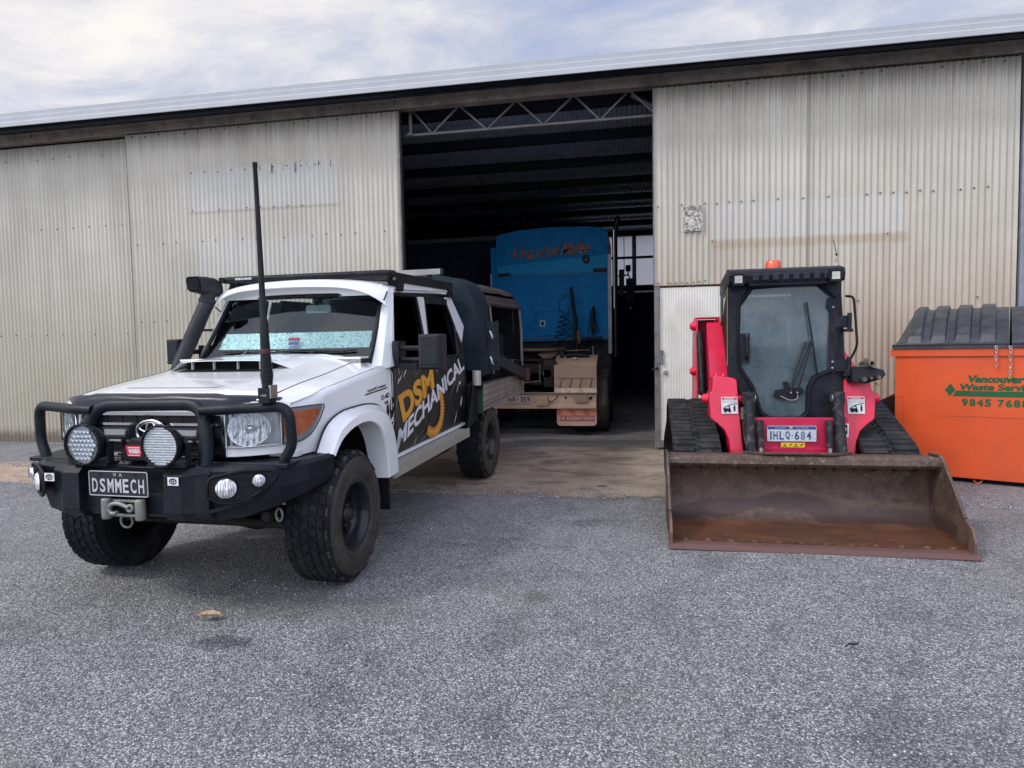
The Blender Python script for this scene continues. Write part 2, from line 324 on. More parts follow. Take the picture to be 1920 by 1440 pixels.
# ------------------------------------------------------------------ shed
shed=thing('farm_shed','large cream corrugated iron farm shed with a wide open doorway','shed',(0,9.02,0)); SO=(0,9.02,0)
PIT=.0762
def wall_mat():
    m,nt,b=nodes('weathered_cream_iron'); geo=N(nt,'ShaderNodeNewGeometry'); P=geo.outputs['Position']; p=sep(nt,P)
    mp=N(nt,'ShaderNodeMapping'); mp.inputs['Scale'].default_value=(1,1,1); lk(nt,P,mp.inputs[0]); v=mp.outputs[0]
    ms=N(nt,'ShaderNodeMapping'); ms.inputs['Scale'].default_value=(9,1,.35); lk(nt,P,ms.inputs[0]); vs=ms.outputs[0]
    c=mixc(nt,ramp(nt,noise(nt,v,.8,5,.6),[(.35,0.),(.65,1.)]),(.475,.452,.378),(.575,.550,.468))
    c=mixc(nt,mth(nt,'MULTIPLY',ramp(nt,noise(nt,vs,1.,7,.65),[(.42,0.),(.70,1.)]),.45),c,(.33,.29,.23))      # run-off streaks
    # lower rusty tint on the right wall, growing where water runs down
    low=N(nt,'ShaderNodeMapRange',interpolation_type='SMOOTHSTEP'); lk(nt,mth(nt,'ADD',p[2],mth(nt,'MULTIPLY',noise(nt,vs,.6,4),1.6)),low.inputs[0]); low.inputs[1].default_value=4.2; low.inputs[2].default_value=2.2
    rt=band(nt,p[0],.2,5.,.3); c=mixc(nt,mth(nt,'MULTIPLY',mth(nt,'MULTIPLY',low.outputs[0],rt),.45),c,(.40,.27,.18))
    lt=band(nt,p[0],-20,-3.3,.05); ml=mth(nt,'MULTIPLY',mth(nt,'MULTIPLY',low.outputs[0],lt),.5); c=mixc(nt,ml,c,(.36,.32,.21))
    # paler patches where two old signs were painted over, rust line beneath the right one
    pr=mth(nt,'MULTIPLY',band(nt,p[0],1.03,3.36,.03),band(nt,p[2],2.81,3.27,.03)); c=mixc(nt,mth(nt,'MULTIPLY',mth(nt,'MULTIPLY',pr,mth(nt,'ADD',.4,noise(nt,vs,1.5,5))),.38),c,(.56,.57,.56))
    rl=mth(nt,'MULTIPLY',band(nt,p[0],1.01,3.42,.05),band(nt,mth(nt,'ADD',p[2],mth(nt,'MULTIPLY',noise(nt,vs,2.,4),-.12)),2.63,2.745,.035)); c=mixc(nt,mth(nt,'MULTIPLY',mth(nt,'MULTIPLY',rl,mth(nt,'ADD',.35,noise(nt,vs,3.,5))),.55),c,(.36,.25,.13))
    pl=mth(nt,'MULTIPLY',band(nt,p[0],-6.7,-4.28,.015),band(nt,p[2],3.62,4.24,.015)); c=mixc(nt,mth(nt,'MULTIPLY',pl,mth(nt,'ADD',.12,mth(nt,'MULTIPLY',noise(nt,v,5,3),.5))),c,(.53,.555,.56))
    pl2=mth(nt,'MULTIPLY',band(nt,p[0],-6.6,-4.6,.02),band(nt,p[2],2.35,3.15,.02)); c=mixc(nt,mth(nt,'MULTIPLY',pl2,.25),c,(.53,.555,.56))
    ll=mth(nt,'MULTIPLY',band(nt,p[0],-6.72,-4.25,.02),band(nt,p[2],3.57,3.61,.012)); c=mixc(nt,mth(nt,'MULTIPLY',ll,.4),c,(.25,.2,.15))
    # darker right under the roof, grime at the foot
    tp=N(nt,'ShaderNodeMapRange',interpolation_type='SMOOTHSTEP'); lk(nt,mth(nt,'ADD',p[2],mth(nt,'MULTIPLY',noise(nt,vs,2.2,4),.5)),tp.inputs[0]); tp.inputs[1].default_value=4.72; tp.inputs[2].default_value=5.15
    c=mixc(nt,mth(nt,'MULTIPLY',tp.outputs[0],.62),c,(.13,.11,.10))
    ft=N(nt,'ShaderNodeMapRange',interpolation_type='SMOOTHSTEP'); lk(nt,mth(nt,'ADD',p[2],mth(nt,'MULTIPLY',noise(nt,v,7.,5),-.25)),ft.inputs[0]); ft.inputs[1].default_value=.16; ft.inputs[2].default_value=-.06
    c=mixc(nt,mth(nt,'MULTIPLY',ft.outputs[0],.8),c,(.12,.085,.06))
    pk=ramp(nt,noise(nt,v,14,6,.7,.5),[(.70,0.),(.76,1.)]); c=mixc(nt,mth(nt,'MULTIPLY',pk,.5),c,(.17,.12,.08))
    lk(nt,c,b.inputs['Base Color']); b.inputs['Roughness'].default_value=.34; b.inputs['Metallic'].default_value=.0; b.inputs['Specular IOR Level'].default_value=.7
    bump(nt,b,noise(nt,v,18,4),.08,.01); return m
wm=wall_mat(); screwm=M('rusty_screw',(.05,.035,.03),.7)
def corr(mb,x0,x1,y,z0,z1,amp=.0115,pit=PIT,m=0,nz=8,wob=.004,seed=0,lap=None):
    n=int((x1-x0)/pit*8)
    rnd=random.Random(seed); ph=[rnd.uniform(0,6) for _ in range(4)]
    def fn(a,b):
        x=x0+(x1-x0)*a; z=z0+(z1-z0)*b; k=int((x-x0)/.762)
        dy=(k%2)*.0025 if lap else 0
        return (x+.0015*sin(z*2+ph[0]),y+amp*cos(2*PI*(x-x0)/pit)*-1+wob*sin(x*2.1+ph[1])*sin(z*1.3+ph[2])-dy,z)
    mb.grid(fn,n,nz,m,True); return mb
def screws(mb,x0,x1,y,z,step=2,m=1,jit=.02):
    x=x0+PIT/2
    k=0
    while x<x1:
        if random.random()>.12:
            zz=z+random.uniform(-jit,jit)*.6; mb.lathe([(0,-.022),(.005,-.022),(.008,-.015),(.008,0)],(x,y,zz),(0,1,0),6,m)
        x+=PIT*step*(random.choice((1,1,1,2)))
def seam(mb,x,y,z0,z1,m=1): mb.box(x-.0008,x+.0008,y-.014,y-.004,z0,z1,m)
WY=9.02
wgrey=M('grey_painted_steel',(.20,.195,.19),.55,.3,var=.2,dirt=(.09,.07,.055),dirtamt=.5,bmp=.2,bscale=80)
p=MB(); corr(p,-3.309-4.464,-3.309,WY,.03,4.855,seed=1,lap=1)
for z in (.75,1.95,3.16,4.82): screws(p,-7.7,-3.35,WY,z,3)
for z in (3.62,4.2): screws(p,-6.7,-4.3,WY,z,3)
for i in range(7): p.box(-5.5+i*.19,-5.492+i*.19,WY-.013,WY-.006,4.2-.11*random.random(),4.24,1)
p.box(-3.309,-3.285,WY-.016,WY+.05,.03,4.855,2); p.box(-7.79,-7.773,WY-.014,WY+.06,.03,4.85,2)
p.build('sliding_door',[wm,screwm,wgrey],shed,SO,label='cream corrugated sliding door left of the open doorway')
p=MB(); corr(p,-13.5,-7.60,WY+.09,-.02,4.84,seed=2,lap=1)
for z in (1.78,3.5,4.62): screws(p,-12,-7.8,WY+.09,z,4)
p.build('wall_cladding',[wm,screwm],shed,SO,label='cream corrugated wall at the left end of the shed')
p=MB(); corr(p,.29+12*PIT,4.63,WY,.03,4.85,seed=3); corr(p,.29,.29+12*PIT,WY,2.235,4.85,seed=3)
for z in (.9,1.95,3.30,4.80): screws(p,1.2 if z<2.2 else .3,4.6,WY,z,2 if z>3 and z<4 else 3)
screws(p,1.0,3.4,WY,2.80,7); screws(p,.3,1.1,WY,2.27,1)
for x in (2.23,): seam(p,x,WY,.03,4.85)
p.box(.272,.292,WY-.016,WY+.06,2.235,4.855,2); p.box(.29,1.17,WY-.02,WY+.03,2.222,2.234,3)
p.build('sliding_door',[wm,screwm,wgrey,M('rust',(.14,.07,.035),.85,var=.3)],shed,SO,label='cream corrugated sliding door right of the open doorway, rust stained')
p=MB(); corr(p,4.76,12,WY+.07,.0,4.84,seed=5,lap=1); p.build('wall_cladding',[wm,screwm],shed,SO,label='corrugated wall at the right edge of the picture')
p=MB(); p.box(4.65,4.76,WY-.05,WY+.06,0,4.9); p.build('downpipe',M('blue_grey_steel',(.24,.27,.33),.45,.3,dirt=(.12,.12,.12),dirtamt=.4),shed,SO,.02)
# small door in the right sliding door
pd=MB(); corr(pd,.36,1.14,WY-.005,.13,2.205,.0035,.034,0,3,.001,7)
pd.build('door',[M('white_iron',(.72,.705,.645),.45,var=.05,scale=3,dirt=(.40,.34,.25),dirtamt=.5,dscale=1.5,bmp=.05),screwm],shed,SO,label='pale ribbed small door set in the right wall')
fr=MB(); fr.box(.282,.358,WY-.03,WY+.05,.035,2.22); fr.box(1.14,1.2,WY-.03,WY+.05,.035,2.22); fr.box(.358,1.14,WY-.028,WY+.05,.035,.12); fr.build('door_frame',wgrey,shed,SO,.004)
hd=MB(); hd.cyl((.315,WY-.03,1.12),(.315,WY-.07,1.12),.018,12,1); hd.tube([(.315,WY-.07,1.12),(.28,WY-.075,1.115),(.245,WY-.07,1.10)],.014,8,1); hd.box(.30,.345,WY-.036,WY-.028,1.02,1.30,0); hd.box(.355,.40,WY-.034,WY-.02,1.18,1.36,0); hd.build('handle',[M('worn_lock_plate',(.22,.22,.22),.5,.4,var=.3,scale=20),blackpl],shed,SO)
ks=MB(); ks.cyl((.43,WY-.01,1.06),(.43,WY-.03,1.06),.03,16); ks.cyl((.43,WY-.03,1.06),(.43,WY-.035,1.06),.014,12); ks.build('lock',steel,shed,SO)
# rail beam over the doors, roof overhang, barge capping
bm_=M('dark_weathered_beam',(.29,.24,.21),.7,0.,var=.3,scale=3,bmp=.3,bscale=25,dirt=(.05,.045,.045),dirtamt=.6)
t=MB(); t.box(-13.5,-3.35,WY-.03,WY+.12,4.875,5.02); t.box(-3.345,12,WY-.03,WY+.12,4.875,5.02); t.box(-13.5,12,WY-.055,WY-.03,4.985,5.02); t.box(-13.5,12,WY-.05,WY-.03,4.872,4.885)
for x in (-9.5,-7.1,-5.6,-4.2,-3.35,-2.2,-.6,1.7,2.3,3.1): t.box(x-.012,x+.012,WY-.06,WY-.03,4.93,4.99)
t.build('door_rail',bm_,shed,SO,.004)
roofm=M('galvanised_roof',(.66,.70,.82),.35,.45,var=.12)
cap=MB(); FY=8.5
cap.prism([(-14,FY,4.965),(-14,FY-.012,5.02),(-14,FY,5.03),(-14,FY-.016,5.09),(-14,FY,5.10),(-14,FY-.016,5.155),(-14,FY+.03,5.175),(-14,FY+.2,5.185),(-14,FY+.2,5.15),(-14,FY+.03,5.14),(-14,FY+.02,4.965)],(27,0,-.06),0)
cap.build('roof_edge_capping',[M('pale_capping',(.58,.60,.63),.4,.1,var=.04,scale=2),screwm],shed,SO)
rf=MB()
def roofz(y): return 5.10-.033*(y-8.5)
n=int(27/PIT*4)
rf.grid(lambda a,b:(-14+27*a,8.52+11.3*b,roofz(8.52+11.3*b)+.014*cos(2*PI*27*a/PIT)),n,2,0,True)
rf.build('roof_sheeting',roofm,shed,SO)
pu=MB()
for y in (8.6,9.6,10.95,12.3,13.65,15.0,16.35,17.7,19.05):
    z=roofz(y)-.016; pu.box(-13,12.5,y,y+.065,z-.15,z); pu.box(-13,12.5,y+.065,y+.11,z-.15,z-.14); pu.cut()
pu.pieces('purlin',M('purlin_steel',(.016,.018,.030),.6),shed,SO)
tr=MB(); zc,zt=4.60,4.97; TY=9.32
tr.tube([(-3.3,TY,zc),(.45,TY,zc)],.024,8); tr.tube([(-3.3,TY,zt),(.45,TY,zt)],.024,8)
nodesx=[-3.13,-2.885,-2.47,-2.065,-1.62,-1.24,-.80,-.436,-.03,.34]
zz_=[zt,zc,zt,zc,zt,zc,zt,zc,zt,zc]
for i in range(1,len(nodesx)-1+1):
    if i==1: tr.tube([(-3.2,TY,zt),(-2.885,TY,zc)],.016,8)
    else: tr.tube([(nodesx[i-1],TY,zz_[i-1]),(nodesx[i],TY,zz_[i])],.016,8)
tr.tube([(-3.22,TY,zc),(-3.22,TY,zt)],.03,8); tr.box(-3.26,-3.18,TY-.04,TY+.04,zc-.01,zc+.03)
tr.tube([(.0,TY+.2,zt),(.36,TY+.1,zc+.12)],.03,8)
tr.build('lattice_truss',M('galvanised_truss',(.26,.25,.26),.5,.4,var=.15),shed,SO)
cm=MB()
for x in (-3.45,.52): cm.box(x-.07,x+.07,9.25,9.4,0,5).cut()
for x in (-5.2,2.6):
    for y in (14.3,19.3): cm.box(x-.07,x+.07,y,y+.14,0,roofz(y)-.02).cut()
cm.pieces('column',M('column_steel',(.07,.07,.08),.6,.3),shed,SO)
# interior
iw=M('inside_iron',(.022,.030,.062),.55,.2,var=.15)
wl=MB(); BY=19.45
corr(wl,-12,-1.1,BY,0,4.75,.009,PIT,0,1,0); corr(wl,-1.1,1.6,BY,0,3.17,.009,PIT,0,1,0); corr(wl,1.6,12,BY,0,4.75,.009,PIT,0,1,0); corr(wl,-1.1,1.6,BY,4.66,4.9,.009,PIT,0,1,0)
wl.box(-12,12,BY-.05,BY-.01,1.45,1.52); wl.box(-12,12,BY-.06,BY+.0,0,.12)
wl.grid(lambda a,b:(-12+.009*cos(a*2*PI*130),9.1+a*10.4,4.9*b),520,1); wl.grid(lambda a,b:(9+.009*cos(a*2*PI*130),9.1+a*10.4,4.9*b),520,1)
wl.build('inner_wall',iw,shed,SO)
# translucent sheets in the back wall
pm,nt,b=nodes('translucent_sheet'); b.inputs['Base Color'].default_value=(.75,.75,.78,1); b.inputs['Roughness'].default_value=.5; b.inputs['Transmission Weight'].default_value=0
trl=N(nt,'ShaderNodeBsdfTranslucent'); trl.inputs[0].default_value=(.86,.85,.88,1); mxs=N(nt,'ShaderNodeMixShader'); mxs.inputs[0].default_value=.8; lk(nt,b.outputs[0],mxs.inputs[1]); lk(nt,trl.outputs[0],mxs.inputs[2]); lk(nt,mxs.outputs[0],nt.nodes['Material Output'].inputs[0])
wn=MB(); corr(wn,-1.1,1.6,BY+.02,3.17,4.66,.007,PIT,0,1,0); wn.box(-.02,.1,BY-.0,BY+.008,3.17,4.66,1); win=wn.build('window',[pm,M('window_post',(.3,.3,.33),.6)],shed,SO)
wf=MB()
for z in (3.13,3.97,4.62): wf.box(-1.12,.68,BY-.07,BY-.02,z,z+.07)
wf.box(.60,.72,BY-.07,BY-.02,3.1,4.7); wf.box(-1.14,-1.06,BY-.07,BY-.02,3.1,4.7); wf.box(-1.1,1.6,BY-.09,BY-.06,2.98,3.03,1); wf.box(-1.2,.7,BY-.09,BY-.07,4.70,4.715,1)
wf.build('window_frame',[M('window_frame_dark',(.02,.022,.028),.5),alu],win,SO)
# low inner partition on the left with a pale top ledge
pt=MB(); corr(pt,-9,-3.0,15.3,0,4.0,.009,PIT,0,1,0); pt.box(-9,-3.0,15.2,15.27,4.0,4.09,1); pt.box(-3.06,-2.98,15.1,15.3,0,4.1,0)
pt.build('partition',[iw,M('ledge',(.16,.155,.16),.6,.2)],shed,SO)
# plate on the wall
sg=MB(); sg.box(.667,.915,WY-.03,WY-.017,2.94,3.275); 
for x,z in ((.68,3.262),(.902,3.262),(.68,2.953),(.902,2.953)): sg.cyl((x,WY-.03,z),(x,WY-.034,z),.006,8,1)
m,nt,b=nodes('flaking_sign'); v=coords(nt); n=noise(nt,v,22,9,.75,.6); n2=noise(nt,coords(nt,(1,1,2.5)),55,5,.7)
c=mixc(nt,ramp(nt,mth(nt,'ADD',mth(nt,'MULTIPLY',n,.6),mth(nt,'MULTIPLY',n2,.4)),[(.47,0.),(.53,1.)]),(.62,.60,.54),(.12,.105,.095)); lk(nt,c,b.inputs['Base Color']); b.inputs['Roughness'].default_value=.7
sg.build('wall_sign',[m,screwm],label='small square weathered flaking sign plate fixed to the cream wall',category='sign')
# ------------------------------------------------------------------ the white utility truck
UL=(-2.639,3.7785,0); UR=math.radians(-2.822)
ute=thing('utility_truck','white dual cab utility truck with black bull bar, roof rack and black wrapped doors','utility truck',UL,UR)
def sweep(p):
    # the nose curves back towards its corners
    k=max(0,(abs(p[0])-.48)/.26)**1.5*.15; f=max(0,min(1,(-.15-p[1])/.40))
    return (p[0],p[1]+k*f,p[2])
rake=lambda p:(p[0],p[1],p[2]+.03*p[1])
rake2=lambda p:rake(sweep(p))
HC=[(-.62,1.195),(-.5,1.232),(-.35,1.253),(-.2,1.27),(.12,1.305),(.4,1.35),(.62,1.39)]
HS=[(-.62,1.158),(-.5,1.172),(-.3,1.190),(-.1,1.212),(.23,1.248),(.55,1.285),(.9,1.316)]
def hood(u,v):
    t=min(1,abs(u)/.80); f=max(0,(t-.56)/.44); f=f*f*(1.0)
    z=interp(v,HC)*(1-f)+interp(v,HS)*f
    if abs(u)<.46: z+=.010*min(1,(.46-abs(u))/.05)
    return z
def ub(w): return interp(w,[(.5,.79),(.62,.815),(.8,.834),(1.27,.834),(1.30,.826),(1.92,.708)])
def uf(v): return interp(v,[(-.62,.775),(-.35,.815),(0,.834),(3,.834)])
bd=MB()
bd.grid(lambda a,b:((a*2-1)*.795*(.97+.03*min(1,b*5)),-.60+1.2*b,hood((a*2-1)*.795,-.60+1.2*b)),40,24)
bd.grid(lambda a,b:((a*2-1)*.77,-.60-.018*sin(b*PI/2),hood((a*2-1)*.77,-.6)*(1-b)+1.13*b),40,5)   # rolled front edge
bd.box(-.79,.79,-.612,-.56,.855,.885)      # strip under grille and lamps
for s in (1,-1): bd.grid(lambda a,b:(s*(.47+.315*a),-.606,.885+.06*b),14,2)
fe=MB()
# fender sides around the wheel opening
ARO=[(-.30,.857),(-.19,1.0),(-.0,1.06),(.37,1.065),(.575,1.03),(.68,.915),(.74,.75),(.75,.54)]
def archw(v):
    if v<-.30: return .857
    return interp(v,[(-.30,.857),(-.19,.985),(0,1.045),(.37,1.05),(.575,1.015),(.68,.90),(.74,.75),(.752,.56),(.9,.56)])
def fz(v): return interp(v,HS)
def fen(a,b):
    v=-.62+1.45*a; z0=archw(v); z1=fz(v); z=z0+(z1-z0)*b; k=max(0,(b-.86)/.14) if z1-z0>.1 else 0
    return (uf(v)-.034*k*k,v,z)
fe.grid(fen,80,10); fe.mirror(0)
side_=MB(); side_.box(.70,.80,.60,.86,1.24,1.30); side_.grid(lambda a,b:(.66+.14*a+.0*b,.58+.28*b,interp(.58+.28*b,HS)+.045*(1-a)**1.5),4,4); side_.mirror(0)
# side panels behind the doors, sill
sill=MB(); sill.box(.76,.825,.75,2.60,.585,.612); sill.mirror(0)
bd.v+=[]; 
for q in (fe,side_,sill):
    o=len(bd.v); bd.v+=q.v; bd.f+=[[o+i for i in f] for f in q.f]; bd.m+=q.m; bd.s+=q.s
bd.box(-.74,.74,.50,.62,1.30,1.375)
bd.warp(rake2).build('body',white,ute)
seam_=MB()
for s in (-1,1):
    seam_.tube([(s*.665,v,hood(.665,v)+.001) for v in [-.55+i*.1 for i in range(12)]],.0025,5)
    seam_.tube([(s*(uf(v)+.002),v,z) for v,z in ((.80,.60),(.80,.9),(.80,1.2),(.78,1.29))],.003,5)
    seam_.tube([(s*.836,.83,z) for z in (.60,.9,1.27)],.004,5)
seam_.tube([(-.30,-.45,hood(.3,-.45)+.001),(.30,-.45,hood(.3,-.45)+.001),(.42,-.1,hood(.42,-.1)+.001)],.0015,4)
seam_.warp(rake2).build('panel_gap',dark,ute)
# wheel arch flares with black edge strip
def arcpts(tab,n=56):
    P=fillet([(0,a,b) for a,b in tab],.12,3); L=[0]
    for a,b in zip(P,P[1:]): L.append(L[-1]+(b-a).length)
    out=[]
    for i in range(n+1):
        t=L[-1]*i/n; k=max(j for j in range(len(L)) if L[j]<=t+1e-9); k=min(k,len(P)-2); f=(t-L[k])/(L[k+1]-L[k]); p=P[k]*(1-f)+P[k+1]*f; out.append((p.y,p.z))
    return out
ARI=[(-.275,.835),(-.2,.91),(-.06,.965),(.10,.982),(.25,.965),(.36,.90),(.43,.78),(.465,.65),(.47,.54)]
ao,ai=arcpts(ARO),arcpts(ARI)
for s in (1,-1):
    fl=MB(); vs=[]
    for (a,b),(c,d) in zip(ao,ai):
        vs+= [(s*.836,a,b),(s*.868,a+(c-a)*.05,b+(d-b)*.05),(s*.925,a+(c-a)*.30,b+(d-b)*.30),(s*.944,a+(c-a)*.42,b+(d-b)*.42),(s*.953,c,d),(s*.94,c*.99,d-.004),(s*.80,c*.98,d-.008)]
    k=7; n=len(ao)
    fl.add(vs,[(i*k+j,i*k+j+1,(i+1)*k+j+1,(i+1)*k+j) for i in range(n-1) for j in range(k-1)],0,False)
    f=fl.warp(rake).build('wheel_arch_flare',white,ute)
    tr=MB().tube([(s*.842,a,b) for a,b in ao],.006,6); tr.warp(rake).build('edge_strip',blackpl,f)
# inner arch, guard liner
ln=MB()
for s in (1,-1):
    vs=[]
    for a,b in ai: vs+=[(s*.80,a,b),(s*.45,a,b)]
    ln.add(vs,[(2*i,2*i+1,2*i+3,2*i+2) for i in range(len(ai)-1)],0,True)
    ln.box(s*.80 if s<0 else .45,s*.45 if s<0 else .80,.485,.50,.45,.98,1)
    for z in (.62,.8): ln.lathe([(0,-.003),(.012,-.003),(.012,0)],(s*.72,.484,z),(0,-1,0),8,0)
ln.box(-.45,.45,-.5,.75,.70,.95,0); ln.box(-.62,.62,-.45,.85,.86,1.0,0)
ln.warp(rake).build('guard_liner',[dark,whitem],ute)
mf=MB()
for s in (1,-1): mf.box(min(s*.66,s*.93),max(s*.66,s*.93),.50,.512,.30,.56).cut()
mf.warp(rake).pieces('mudflap',blackpl,ute,bevel=.004)
# bonnet scoop
sc=MB(); sc.grid(lambda a,b:((-.40+.70*a)*(1-.0*b)-.0,.10+.46*b+.02*(2*a-1)**2,1.382+.022*b-.012*(2*a-1)**4),16,8,0,True,(0,0,-.005))
for x0,x1 in ((-.40,-.52),(.30,.42)):
    sc.grid(lambda a,b:(x0+(x1-x0)*a,.10+.46*b+.06*a,(1.370+.022*b)*(1-a)+(hood(x1,.16+.46*b)-.004)*a),4,8)
pass
for x in (-.335,-.165,.02,.19): sc.box(x-.0035,x+.0035,.135,.16,1.31,1.374)
s_=sc.warp(rake).build('bonnet_scoop',white,ute,bevel=.004)
d=MB(); d.box(-.398,.298,.165,.175,1.28,1.374); d.grid(lambda a,b:(-.392+.684*a,.05+.13*b,hood(-.3,.05+.13*b)+.0015),4,4); d.warp(rake).build('scoop_opening',dark,s_)
bp=MB(); bp.grid(lambda a,b:((a*2-1)*.715,-.625+.055*b+.02*(2*a-1)**2,(1.16+.0*b)*max(0,1-b*5)+(hood((a*2-1)*.715,max(-.6,-.625+.055*b))+.010+.004*sin(a*23)*sin(b*3))*min(1,b*5)),50,10,0,True,(0,.004,-.004)); bp.warp(rake2).build('bonnet_protector',M('tinted_visor',(.012,.015,.028),.30,spec=.3),ute)
# windscreen, cowl, pillars, roof
def scr(a,b,off=0,mu=0):
    u=(2*a-1)*((.745-mu)*(1-b)+(.69-mu)*b); t=2*a-1
    return (u,.68+.37*b-.10*(1-t*t)+off,1.33+.52*b)
gl=glassm('windscreen_glass',(.82,.92,.92),.01,1.5,1.15)
ws=MB(); ws.grid(lambda a,b:scr(a,.04+.93*b,0,.03),16,8); w_=ws.warp(rake).build('windscreen',gl,ute)
se=MB(); 
ring=[scr(i/12,0.03,-.003,.02) for i in range(13)]+[scr(1,.03+.95*i/6,-.003,.02) for i in range(1,7)]+[scr(1-i/12,.98,-.003,.02) for i in range(1,13)]+[scr(0,.98-.95*i/6,-.003,.02) for i in range(1,6)]
se.tube(ring,.019,6,0,False,True); se.warp(rake).build('windscreen_seal',blackpl,w_)
wp=MB()
for a0,a1,b0 in ((.15,.50,.17),(.53,.93,.175)):
    P=[scr(a0+(a1-a0)*i/6,b0+.012*sin(i),-.022,.03) for i in range(7)]; wp.tube(P,.008,6); wp.tube([scr(a0-.02,-.01,-.03,.03),scr(a0+.1,.05,-.04,.03),scr((a0+a1)/2,b0,-.034,.03)],[.012,.009,.007],6)
wp.warp(rake).build('wiper',blackg,w_)
sh=MB(); sh.grid(lambda a,b:(lambda p:(p[0],p[1]+.07+.006*sin(a*60+b*9),p[2]))(scr(.03+.95*a,.20+.235*b,0,.05)),60,6)
m,nt,b=nodes('crinkled_foil_shade'); v=coords(nt); wv=noise(nt,v,7,4,.5,2.5)
ln_=ramp(nt,wv,[(.40,0.),(.44,1.),(.47,0.),(.52,0.),(.55,1.),(.58,0.)]); c=mixc(nt,ln_,(.72,.97,.93),(.10,.22,.23))
c=mixc(nt,ramp(nt,noise(nt,coords(nt,(60,1,20)),1,3),[(.4,0.),(.7,.5)]),c,(.80,.97,.94))
lk(nt,c,b.inputs['Base Color']); b.inputs['Roughness'].default_value=.35; b.inputs['Metallic'].default_value=.0; bump(nt,b,wv,.6,.01)
b.inputs['Emission Strength'].default_value=0
sh_=sh.warp(rake).build('sunshade',m,ute)
lg=MB(); p0=Vector(scr(.53,.20,.055,.05)); 
for i in range(3): lg.add([(p0.x+x,p0.y+.05*(z),p0.z+.03*(2-i)+z-.0) for x,z in ((0,0),(.10-.015*i,0),(.11-.015*i,.024),(.01,.026))],[(0,1,2,3)],i)
lg.warp(rake).build('sunshade_patch',[M('patch_red',(.45,.10,.12),.5),M('patch_blue',(.15,.2,.5),.5),M('patch_pale',(.35,.45,.6),.5)],sh_)
mi=MB(); q=Vector(scr(.60,.79,.10)); mi.prism([(q.x+x,q.y,q.z+z) for x,z in ((-.10,-.02),(-.085,-.035),(.105,-.035),(.12,-.02),(.115,.02),(.095,.03),(-.08,.03),(-.10,.018))],(0,.02,0)); mi.cyl((q.x,q.y,q.z+.03),(q.x,q.y-.04,q.z+.10),.008,8,1)
mi.warp(rake).build('rear_view_mirror',[M('mirror_back',(.30,.36,.35),.4),blackpl],ute,bevel=.004)
cw=MB(); cw.box(-.76,.76,.50,.60,1.33,1.362); cw.warp(rake).build('cowl_vent',blackpl,ute)
pl_=MB()
for s in (1,-1):
    pl_.add([(s*.735,.68,1.30),(s*.80,.71,1.28),(s*.833,.80,1.28),(s*.834,.86,1.29),(s*.742,1.09,1.885),(s*.73,1.07,1.885),(s*.705,1.05,1.89),(s*.682,1.035,1.86)],[(0,1,6,7),(1,2,5,6),(2,3,4,5)],0,False)
    pl_.prism([(s*ub(w),v,w) for v,w in ((1.06,1.855),(2.40,1.90),(2.44,1.93),(1.03,1.90))],(-s*.05,0,0))
    pl_.prism([(s*(ub(w)+.002),v,w) for v,w in ((1.63,1.84),(1.80,1.845),(1.705,1.50),(1.66,1.40),(1.60,1.40),(1.62,1.6))],(-s*.03,0,0))
    pl_.prism([(s*(ub(w)+.002),v,w) for v,w in ((2.34,1.865),(2.54,1.875),(2.78,1.58),(2.60,1.42),(2.50,1.60))],(-s*.03,0,0))
def roofp(a,b):
    t=2*a-1; v=.975+1.75*b-.03*(1-t*t)*(1-b); z=1.905+.072*(1-t**4)*min(1,.35+b*2.2)+.035*b
    return (t*.705,v,z)
pl_.grid(roofp,28,16); pl_.grid(lambda a,b:((2*a-1)*.705,.975-.03*(1-(2*a-1)**2)-.0,(1.83)+(.075+.072*(1-(2*a-1)**4)*.35)*b),28,3)
for s in (1,-1): pl_.tube([(s*.712,1.02,1.885),(s*.718,1.4,1.893),(s*.718,2.58,1.93)],.011,6)
pl_.box(-.66,.66,2.70,2.725,.9,1.90); hl_=MB(); hl_.grid(lambda a,b:(lambda p:(p[0]*.96,1.02+1.66*b,p[2]-.03))(roofp(a,b)),12,8); hl_.box(-.69,.69,2.66,2.69,.9,1.9)
for s in (1,-1): hl_.add([(s*.735,.72,1.28),(s*.78,.84,1.28),(s*.70,1.10,1.87),(s*.67,1.05,1.87)],[(0,1,2,3)])
hl_.warp(rake).build('headliner',M('lining_dark',(.012,.014,.018),.9),ute); pl_.warp(rake).build('cab_roof',white,ute)
# white moulded sun visor over the windscreen
def vis(a,b):
    t=2*a-1; u=t*(.745+.015*b); dr=t*t; 
    v0=.98+.03*dr; v1=.80+.10*dr*dr
    z0=1.975-.055*t*t-.03*t**8; z1=1.905-.045*t*t-.115*t**6
    return (u,v0*(1-b)+v1*b-.0,z0*(1-b**1.6)+z1*b**1.6)
vi=MB(); vi.grid(vis,44,8,0,True,(0,.006,-.006)); 
for s in (1,-1): vi.tube([(s*.70,.93,1.74),(s*.755,.90,1.80),(s*.76,.93,1.85)],.006,6,1)
vi.warp(rake).build('sun_visor',[whitem,blackpl],ute)
